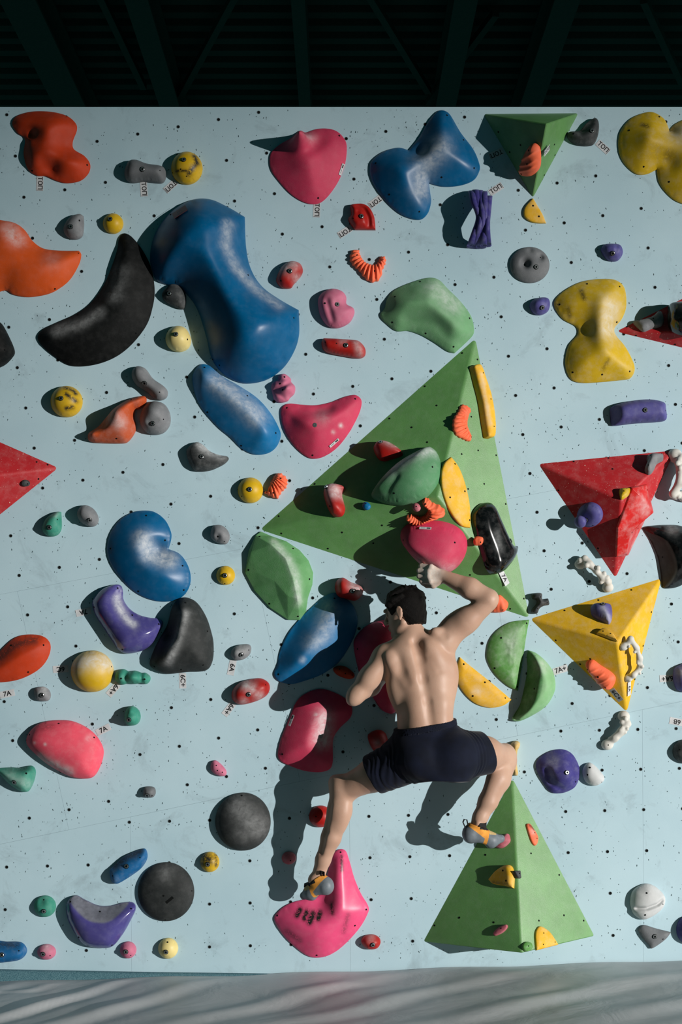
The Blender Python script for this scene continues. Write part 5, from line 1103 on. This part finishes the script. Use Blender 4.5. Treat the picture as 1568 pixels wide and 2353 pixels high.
# trunk
body.loft([K(1790, 960, 1070, .26, .44), K(1750, 915, 1085, .24, .47), K(1710, 908, 1065, .23, .47), K(1675, 914, 1044, .23, .445), K(1640, 912, 1041, .22, .435), K(1600, 902, 1045, .205, .43),
           K(1560, 892, 1049, .195, .425), K(1530, 886, 1049, .19, .415), K(1505, 892, 1046, .19, .40), K(1485, 912, 1030, .20, .375), K(1472, 930, 1005, .22, .35)], .03, 2.3)
# neck, trapezius, shoulders
body.cone(Q_(948, 1490, .315), Q_(940, 1415, .295), .064, .053, .03)
body.cone(Q_(945, 1462, .32), Q_(893, 1500, .335), .040, .044, .035)
body.cone(Q_(950, 1462, .32), Q_(1012, 1474, .335), .040, .046, .035)
body.ellip(Q_(884, 1512, .325), (.056, .058, .062), k=.03)
body.ellip(Q_(1018, 1478, .330), (.062, .056, .058), k=.035)
# shoulder blades, lats, spinal columns
def ax(a, b, n=(0, -1, 0)):
    u = (A3(Q_(*b)) - A3(Q_(*a))); u /= np.linalg.norm(u); n = np.array(n, float); n -= u * (n @ u); n /= np.linalg.norm(n)
    return [u, np.cross(n, u), n]
body.ellip(Q_(906, 1528, .392), (.072, .038, .030), ax((885, 1495, .39), (922, 1562, .39)), .022)
body.ellip(Q_(940, 1522, .396), (.055, .024, .022), ax((932, 1490, .39), (946, 1555, .39)), .03)
body.ellip(Q_(1000, 1510, .388), (.075, .045, .034), ax((978, 1480, .39), (1020, 1545, .39)), .022)
body.ellip(Q_(1022, 1565, .362), (.11, .055, .042), ax((1030, 1500, .38), (1010, 1620, .38)), .045)
body.ellip(Q_(914, 1585, .362), (.09, .045, .042), ax((900, 1530, .38), (925, 1630, .38)), .045)
body.chain([(Q_(945, 1500, .366), .034), (Q_(950, 1560, .386), .036), (Q_(960, 1620, .396), .038), (Q_(968, 1680, .405), .038)], .055)
body.chain([(Q_(990, 1500, .366), .032), (Q_(1002, 1560, .384), .036), (Q_(1010, 1620, .396), .038), (Q_(1014, 1680, .405), .038)], .055)
body.ellip(Q_(926, 1492, .372), (.050, .034, .034), k=.045); body.ellip(Q_(980, 1486, .368), (.045, .034, .034), k=.045)
# hollows
body.chain([(Q_(953, 1478, .392), .010), (Q_(966, 1515, .430), .012), (Q_(973, 1560, .449), .011), (Q_(983, 1610, .459), .009), (Q_(991, 1665, .464), .009)], .026, True)
body.chain([(Q_(913, 1522, .444), .012), (Q_(921, 1543, .449), .014), (Q_(934, 1568, .456), .010)], .032, True)
body.chain([(Q_(960, 1468, .400), .013), (Q_(967, 1492, .430), .013)], .03, True)
body.chain([(Q_(995, 1520, .446), .006), (Q_(1012, 1540, .452), .008), (Q_(1035, 1540, .440), .006)], .02, True)
# raised right arm
SH_R, EL_R, WR_R = Q_(1022, 1470, .325), Q_(1122, 1384, .360), Q_(1018, 1323, .315)
body.cone(SH_R, Q_(1075, 1424, .345), .060, .056, .035)
body.cone(Q_(1070, 1428, .345), EL_R, .056, .044, .025)
body.ellip(Q_(1052, 1428, .330), (.095, .050, .045), ax((1010, 1450, .33), (1100, 1400, .34)), .025)
body.ellip(Q_(1126, 1374, .366), (.040, .036, .036), k=.02)
body.cone(Q_(1120, 1374, .355), Q_(1080, 1352, .345), .046, .049, .018)
body.cone(Q_(1080, 1352, .345), WR_R, .049, .0285, .02)
body.ellip(Q_(1003, 1452, .372), (.030, .022, .022), k=.02)
body.chain([(Q_(1008, 1450, .408), .006), (Q_(1024, 1462, .408), .010)], .02, True)
# right fist on the pink hold
mcp = [(991, 1303), (986, 1313), (986, 1325), (990, 1336)]
pip = [(968, 1300), (963, 1311), (963, 1324), (969, 1336)]
for q, ((x, y), (x2, y2)) in enumerate(zip(mcp, pip)):
    body.cone(Q_(1016, 1320 + q * 3, .312), Q_(x, y, .318), .0185, .0145, .014)
    body.ellip(Q_(x, y, .322), (.0128, .0128, .0128), k=.006)
    body.cone(Q_(x, y, .316), Q_(x2, y2, .292), .0132, .0118, .005)
    body.ellip(Q_(x2, y2, .292), (.0122, .0122, .0120), k=.003)
    body.cone(Q_(x2, y2, .290), Q_(x2 + 4, y2 - 3, .258), .0112, .0102, .003); body.cone(Q_(x2 + 4, y2 - 3, .258), Q_(x2 + 18, y2 - 6, .225), .0100, .0090, .003)
    if q: body.chain([(Q_((x + mcp[q - 1][0]) / 2 - 4, (y + mcp[q - 1][1]) / 2, .338), .0035), (Q_((x2 + pip[q - 1][0]) / 2, (y2 + pip[q - 1][1]) / 2, .312), .0045)], .004, True)
body.chain([(Q_(1010, 1335, .310), .019), (Q_(996, 1345, .300), .0150), (Q_(982, 1345, .282), .0128), (Q_(971, 1340, .262), .0108)], .007)
# left arm, elbow out, forearm reaching in to the wall
EL_L = Q_(818, 1600, .345)
body.cone(Q_(882, 1516, .325), Q_(848, 1560, .340), .056, .050, .03)
body.cone(Q_(850, 1556, .340), EL_L, .050, .038, .025)
body.ellip(Q_(811, 1607, .345), (.032, .032, .032), k=.02)
body.ellip(Q_(858, 1545, .365), (.080, .036, .035), ax((885, 1510, .36), (830, 1585, .36)), .02)
body.cone(Q_(820, 1594, .338), Q_(852, 1576, .270), .043, .047, .018)
body.cone(Q_(852, 1576, .270), Q_(900, 1530, .150), .047, .028, .02)
body.ellip(Q_(906, 1522, .140), (.035, .028, .045), k=.015)
for q in range(4): body.cone(Q_(900 + q * 9, 1514, .140), Q_(902 + q * 9, 1500, .118), .0115, .0095, .004)
body.cone(Q_(900, 1530, .150), Q_(890, 1512, .128), .013, .010, .006)
# straight left leg
body.cone(Q_(945, 1742, .345), Q_(860, 1780, .265), .092, .078, .03)
body.cone(Q_(862, 1780, .265), Q_(792, 1812, .195), .078, .058, .025)
body.ellip(Q_(781, 1806, .192), (.050, .054, .056), k=.025)
body.ellip(Q_(768, 1796, .185), (.024, .030, .028), k=.02)
body.chain([(Q_(785, 1822, .190), .055), (Q_(780, 1862, .190), .055), (Q_(761, 1925, .180), .046), (Q_(743, 1975, .160), .035), (Q_(732, 2012, .142), .032)], .02)
body.ellip(Q_(788, 1872, .208), (.090, .036, .036), ax((794, 1830, .208), (774, 1925, .203)), .025)
body.ellip(Q_(806, 1826, .208), (.030, .026, .026), k=.02)
body.chain([(Q_(757, 1850, .230), .006), (Q_(747, 1910, .224), .007), (Q_(736, 1960, .198), .005)], .022, True)
body.ellip(Q_(724, 2022, .142), (.034, .040, .034), k=.015)
# bent right leg
body.cone(Q_(1050, 1738, .370), Q_(1115, 1732, .260), .095, .080, .03)
body.cone(Q_(1115, 1732, .260), Q_(1156, 1742, .160), .080, .062, .025)
body.ellip(Q_(1162, 1740, .150), (.050, .056, .066), k=.025)
body.chain([(Q_(1160, 1755, .155), .054), (Q_(1146, 1792, .175), .055), (Q_(1122, 1842, .195), .045), (Q_(1104, 1878, .205), .034), (Q_(1096, 1900, .205), .033)], .02)
body.ellip(Q_(1138, 1798, .205), (.085, .038, .034), ax((1157, 1763, .20), (1118, 1845, .215)), .022)
body.ellip(Q_(1099, 1893, .235), (.011, .011, .013), k=.012)
# head: turned to the left and a little down
HC = A3(Q_(932, 1406, .300))
hf = np.array((-.86, .44, -.24)); hf /= np.linalg.norm(hf)
hu = np.array((-.16, .14, 1.0)); hu -= hf * (hu @ hf); hu /= np.linalg.norm(hu)
hl = np.cross(hu, hf)
def HP(f, l, u): return HC + hf * f + hl * l + hu * u
HA = [hf, hl, hu]
body.ellip(HP(-.008, 0, .022), (.094, .073, .090), HA, .02)
body.ellip(HP(.040, 0, -.045), (.052, .054, .068), HA, .025)
body.cone(HP(.0, .052, -.055), HP(.068, .014, -.098), .016, .016, .02); body.cone(HP(.0, -.052, -.055), HP(.068, -.014, -.098), .016, .016, .02)
body.ellip(HP(.074, 0, -.096), (.020, .022, .017), HA, .015)
body.cone(HP(.086, .032, .022), HP(.086, -.032, .022), .012, .012, .012)
body.cone(HP(.090, 0, .012), HP(.112, 0, -.028), .008, .012, .010); body.ellip(HP(.100, .011, -.032), (.009, .008, .007), HA, .006); body.ellip(HP(.100, -.011, -.032), (.009, .008, .007), HA, .006)
for sgn in (1, -1):
    body.ellip(HP(.088, sgn * .031, .002), (.014, .016, .010), HA, .010, True)
    body.ellip(HP(.078, sgn * .031, .001), (.0125, .0125, .0125), HA, .002)
body.cone(HP(.092, .018, -.058), HP(.092, -.018, -.058), .006, .006, .006); body.cone(HP(.089, .016, -.069), HP(.089, -.016, -.069), .007, .007, .006)
for sgn in (1, -1):   # ears
    c = HP(-.004, sgn * .077, -.012)
    tilt = hf * .05 + hl * sgn * 1.0; tilt /= np.linalg.norm(tilt)
    e2 = np.cross(tilt, hu); e2 /= np.linalg.norm(e2); e3 = np.cross(e2, tilt)
    pts = [c + e3 * (.028 * math.sin(a) + .002) + e2 * sgn * (.0135 * math.cos(a)) * (1 if math.sin(a) > 0 else .75) for a in np.linspace(-1.2, 4.0, 9)]
    body.chain([(p, .0050) for p in pts], .004)
    body.ellip(c, (.006, .011, .024), [tilt, e2, e3], .006)
    body.ellip(c - e3 * .026 + e2 * sgn * .003, (.0065, .007, .009), [tilt, e2, e3], .004)
V, Q = body.mesh(1)
person = solid_obj('person', V, Q, M_SKIN)
tag(person, 'shirtless climber in navy shorts seen from behind, arm raised to a pink hold', 'person')
bpy.context.view_layer.update()
hand = A3(Q_(985, 1320, .305)); val = np.exp(-(np.linalg.norm(V - hand, axis=1) / .075) ** 4) * .85
at = person.data.attributes.new('chalk', 'FLOAT', 'POINT'); at.data.foreach_set('value', val.astype(np.float32))

# hair
def hair_mat():
    m, nt, b = new_mat('dark_hair')
    c = mixc(nt, noise(nt, 90, 3), lin((6, 5, 4)), lin((16, 12, 10)))
    nt.links.new(c, b.inputs['Base Color']); b.inputs['Roughness'].default_value = .6; b.inputs['Specular IOR Level'].default_value = .15
    bump(nt, b, noise(nt, 240, 4, .7), .7, .006)
    return m
hs = Solid(HC - .16, HC + .17, .0034)
hs.ellip(HP(-.008, 0, .024), (.100, .080, .096), HA, 0)
hs.ellip(HP(-.042, 0, -.035), (.054, .062, .066), HA, .02)
rr = random.Random(4)
for q in range(26):      # soft locks
    a = rr.uniform(0, 6.28); e = rr.uniform(.3, 1.35)
    dr = hf * math.cos(a) * math.cos(e) + hl * math.sin(a) * math.cos(e) + hu * math.sin(e)
    p0 = HP(-.010, 0, .024) + dr * np.array((.084,) * 3)
    tg = np.cross(dr, hl) + hl * rr.uniform(-.5, .5); tg /= np.linalg.norm(tg)
    hs.cone(p0 - tg * .02, p0 + tg * .03 + dr * .008, .015, .009, .010)
for q in range(7):      # ruffled crown
    p0 = HP(rr.uniform(-.085, -.03), rr.uniform(-.02, .04), .098); hs.cone(p0, p0 + np.array((rr.uniform(-.004, .014), rr.uniform(-.012, .006), rr.uniform(.010, .020))), .011, .004, .006)
def hl_cut(X, Y, Z):
    x, y, z = X - HC[0], Y - HC[1], Z - HC[2]
    f = x * hf[0] + y * hf[1] + z * hf[2]; u = x * hu[0] + y * hu[1] + z * hu[2]; l = x * hl[0] + y * hl[1] + z * hl[2]
    lim = np.interp(f, [-.12, -.035, -.022, .002, .012, .045, .07, .12], [-.076, -.074, -.056, .016, .004, -.012, .040, .054])
    return (lim - u + .004 * wob(X, Y, Z, 260, 3)) * .8
hs.F = np.maximum(hs.F + .0022 * wob(*np.meshgrid(*[hs.lo[k] + hs.h * np.arange(hs.n[k]) for k in range(3)], indexing='ij', sparse=True), 190, 9), hl_cut(*np.meshgrid(*[hs.lo[k] + hs.h * np.arange(hs.n[k]) for k in range(3)], indexing='ij', sparse=True))).astype(np.float32)
V, Q = hs.mesh(0)
tag(solid_obj('hair', V, Q, hair_mat(), person), 'short dark ruffled hair')

# shorts
def cloth():
    m, nt, b = new_mat('navy_jersey')
    c = mixc(nt, mapr(nt, noise(nt, 14, 5), .35, .65, 0, 1), lin((9, 14, 28)), lin((14, 20, 38)))
    nt.links.new(c, b.inputs['Base Color']); b.inputs['Roughness'].default_value = .85; b.inputs['Specular IOR Level'].default_value = .2
    b.inputs['Sheen Weight'].default_value = .08; b.inputs['Sheen Roughness'].default_value = .4
    bump(nt, b, noise(nt, 500, 2), .15, .002)
    return m
M_NAVY = cloth()
sh = Solid(A3(Q_(815, 1840, .35)) - (0, .28, 0), A3(Q_(1145, 1635, .35)) + (0, .26, 0), .0042)
sh.loft([K(1792, 965, 1075, .25, .46), K(1755, 905, 1092, .22, .492), K(1715, 900, 1075, .215, .497), K(1690, 906, 1056, .215, .475), K(1665, 907, 1048, .215, .462), K(1640, 906, 1046, .21, .452)], 0, 2.3)
a1, b1 = Q_(950, 1738, .347), Q_(850, 1784, .260)
sh.cone(a1, b1, .118, .097, .05)
a2, b2 = Q_(1050, 1736, .375), Q_(1120, 1730, .245)
sh.cone(a2, b2, .118, .102, .05)
sh.ellip(Q_(965, 1745, .43), (.075, .07, .085), k=.05); sh.ellip(Q_(1045, 1738, .44), (.075, .065, .085), k=.05)
sh.chain([(Q_(996, 1700, .520), .006), (Q_(1004, 1770, .522), .010)], .03, True)
# hems and waist
n1 = A3(b1) - A3(a1); n1 /= np.linalg.norm(n1); sh.plane(A3(Q_(858, 1784, .265)), n1 + np.array((.0, .0, -.02)), .006)
n2 = np.array((.97, .42, .30)); sh.plane(A3(Q_(1116, 1730, .255)), n2, .006)
nw = np.array((-.17, -.05, 1.0)); sh.plane(A3(Q_(978, 1664, .34)), nw, .004)
def folds_(X, Y, Z):
    A, B = A3(a1), A3(b1); u = (B - A) / np.linalg.norm(B - A)
    t = (X - A[0]) * u[0] + (Y - A[1]) * u[1] + (Z - A[2]) * u[2]
    w = np.clip((t - .0) / .06, 0, 1) * np.clip((.23 - t) / .05, 0, 1)
    z0 = Z - A[2]
    ph = t * 230 + 60 * z0 + 2.6 * np.sin(z0 * 26 + Y * 30) + 1.5 * np.sin(Y * 55 + t * 40)
    d = -.0017 * w * (np.sin(ph) + .5 * np.sin(ph * .53 + 1.3))
    A2 = A3(a2); B2 = A3(b2); u2 = (B2 - A2) / np.linalg.norm(B2 - A2)
    t2 = (X - A2[0]) * u2[0] + (Y - A2[1]) * u2[1] + (Z - A2[2]) * u2[2]
    w2 = np.exp(-((t2 - .055) / .03) ** 2)
    d = d - .003 * w2 * np.sin(t2 * 260 + 18 * (Z - A2[2]))
    d = d + .0016 * wob(X, Y, Z, 34, 5)
    return d
sh.disp(folds_)
V, Q = sh.mesh(1)
shorts = tag(solid_obj('shorts', V, Q, M_NAVY, person), 'navy jersey shorts')
bpy.context.view_layer.update()
# gathered waistband
wb = Solid(A3(Q_(895, 1700, .35)) - (0, .17, 0), A3(Q_(1065, 1630, .35)) + (0, .17, 0), .0036)
wb.loft([K(1700, 904, 1062, .21, .490), K(1690, 904, 1059, .21, .484), K(1665, 906, 1051, .21, .470), K(1640, 906, 1047, .21, .459)], 0, 2.3)
wb.plane(A3(Q_(978, 1663, .34)), nw, .003); wb.plane(A3(Q_(980, 1677, .34)), -nw, .003)
cx_, cy_ = Q_(978, 1670, .34).x, -.29
wb.disp(lambda X, Y, Z: -.0013 * np.sin(np.arctan2(Y - cy_, X - cx_) * 110) + 0 * Z)
V, Q = wb.mesh(1)
o = solid_obj('waistband', V, Q, M_NAVY, shorts); o.location = Vector(V.mean(0)) - shorts.matrix_world.translation
o.parent = shorts

# climbing shoes
M_RUB = plain_mat('grey_rubber', (112, 121, 128), .5); M_SUE = plain_mat('orange_suede', (236, 158, 62), .8); M_STR = plain_mat('black_webbing', (20, 21, 22), .75)
M_TAN = plain_mat('tan_suede', (204, 176, 120), .85)
def shoe(label, heel, ball_, toe, ankle, up, out, loop, strap):
    """heel, ball, toe, ankle: world points; up: instep direction; out: the side that shows"""
    heel, ball_, toe, ankle = [A3(q) for q in (heel, ball_, toe, ankle)]
    up = np.array(up, float); out = np.array(out, float)
    allp = np.array([heel, ball_, toe, ankle]); s = Solid(allp.min(0) - .07, allp.max(0) + .075, .0021)
    mid = (heel + ball_) / 2
    s.ellip(heel, (.032, .032, .036), k=.02); s.cone(heel, ball_, .032, .034, .02); s.cone(ball_, toe, .034, .020, .018)
    s.cone(heel + up * .018, ankle, .034, .041, .02); s.cone(mid + up * .018, ball_ + up * .004, .036, .030, .02)
    fd = ball_ - heel; fd /= np.linalg.norm(fd)
    s.ellip(mid - up * .045, (.030, .030, .018), k=.02, sub=True)
    un = (ankle - heel); un /= np.linalg.norm(un)
    s.plane(ankle + un * .004, un * .9 - fd * .35, .004)
    V, Q = s.mesh(1)
    cen = V[Q].mean(1)
    # rubber rand: heel cup and toe cap below the slanting suede band
    a = (cen - heel) @ fd; u = (cen - heel) @ up; L = np.linalg.norm(toe - heel); LB = np.linalg.norm(ball_ - heel)
    mi = np.zeros(len(Q), int)
    band = u - (.030 - .55 * a)                       # above the slanting line from the heel top to the sole under the arch
    mi[(band < 0) & (a < LB * .62)] = 1
    mi[(a > LB * .78) & (u < .022)] = 1
    mi[(a > LB * .80) & (u > .016) & (a < LB * 1.15)] = 2
    mi[(a > LB * .25) & (a < LB * .75) & (u > .040 - .1 * a)] = 3
    o = solid_obj('climbing_shoe', V, Q, [M_SUE, M_RUB, M_TAN, M_STR], person, matidx=mi)
    tag(o, label)
    bpy.context.view_layer.update()
    W = o.matrix_world.translation
    def ribbon(name, pts, wdir, w, th, mat):
        v, f = [], []
        pts = [A3(q) for q in pts]; wd = np.array(wdir, float); wd /= np.linalg.norm(wd)
        n = len(pts)
        for i, q in enumerate(pts):
            tg = pts[min(i + 1, n - 1)] - pts[max(i - 1, 0)]; tg /= np.linalg.norm(tg); nn = np.cross(tg, wd); nn /= np.linalg.norm(nn) + 1e-9
            for sx, sy in ((-1, -1), (1, -1), (1, 1), (-1, 1)): v.append(q + wd * sx * w / 2 + nn * sy * th / 2 - np.array(tuple(W)))
            if i:
                b = (i - 1) * 4
                for k in range(4): f.append((b + k, b + (k + 1) % 4, b + 4 + (k + 1) % 4, b + 4 + k))
        f += [(3, 2, 1, 0), tuple(range(n * 4 - 4, n * 4))]
        r = mesh_obj(name, v, f, mat, o, smooth=False)
    ribbon('pull_loop', loop, out, .018, .003, M_STR)
    ribbon('strap', strap, fd, .034, .007, M_STR)
    return o
hR, bR, tR, aR = P(1081, 1919, .205), P(1128, 1931, .190), P(1151, 1927, .170), P(1097, 1897, .205)
upR = np.array((.12, 0, 1.0)); upR /= np.linalg.norm(upR)
lp = A3(P(1076, 1896, .214))
shoe('orange and grey climbing shoe on the pink foothold', hR, bR, tR, aR, upR, (.15, -1, 0),
     [lp, lp + (-.006, 0, .026), lp + (-.018, 0, .028), lp + (-.024, 0, .014), lp + (-.012, 0, -.014)],
     [A3(hR) + upR * .034 + (.050, -.040, .006), A3(hR) + upR * .050 + (.052, -.034, .006), A3(hR) + upR * .062 + (.053, -.012, .004), A3(hR) + upR * .060 + (.053, .012, .002), A3(hR) + upR * .045 + (.050, .030, .0)])
hL, bL, tL, aL = P(750, 2038, .165), P(716, 2051, .122), P(699, 2058, .102), P(728, 2020, .146)
upL = np.array((-.34, .05, .94)); upL /= np.linalg.norm(upL)
shoe('orange and grey climbing shoe on the hot-pink boot-shaped hold', hL, bL, tL, aL, upL, (.5, -.85, 0),
     [A3(P(737, 2010, .187)), A3(P(738, 2001, .189)), A3(P(744, 2003, .187)), A3(P(744, 2013, .185))],
     [A3(P(722, 2036, .172)), A3(P(712, 2030, .162)), A3(P(706, 2029, .138)), A3(P(705, 2036, .112))])
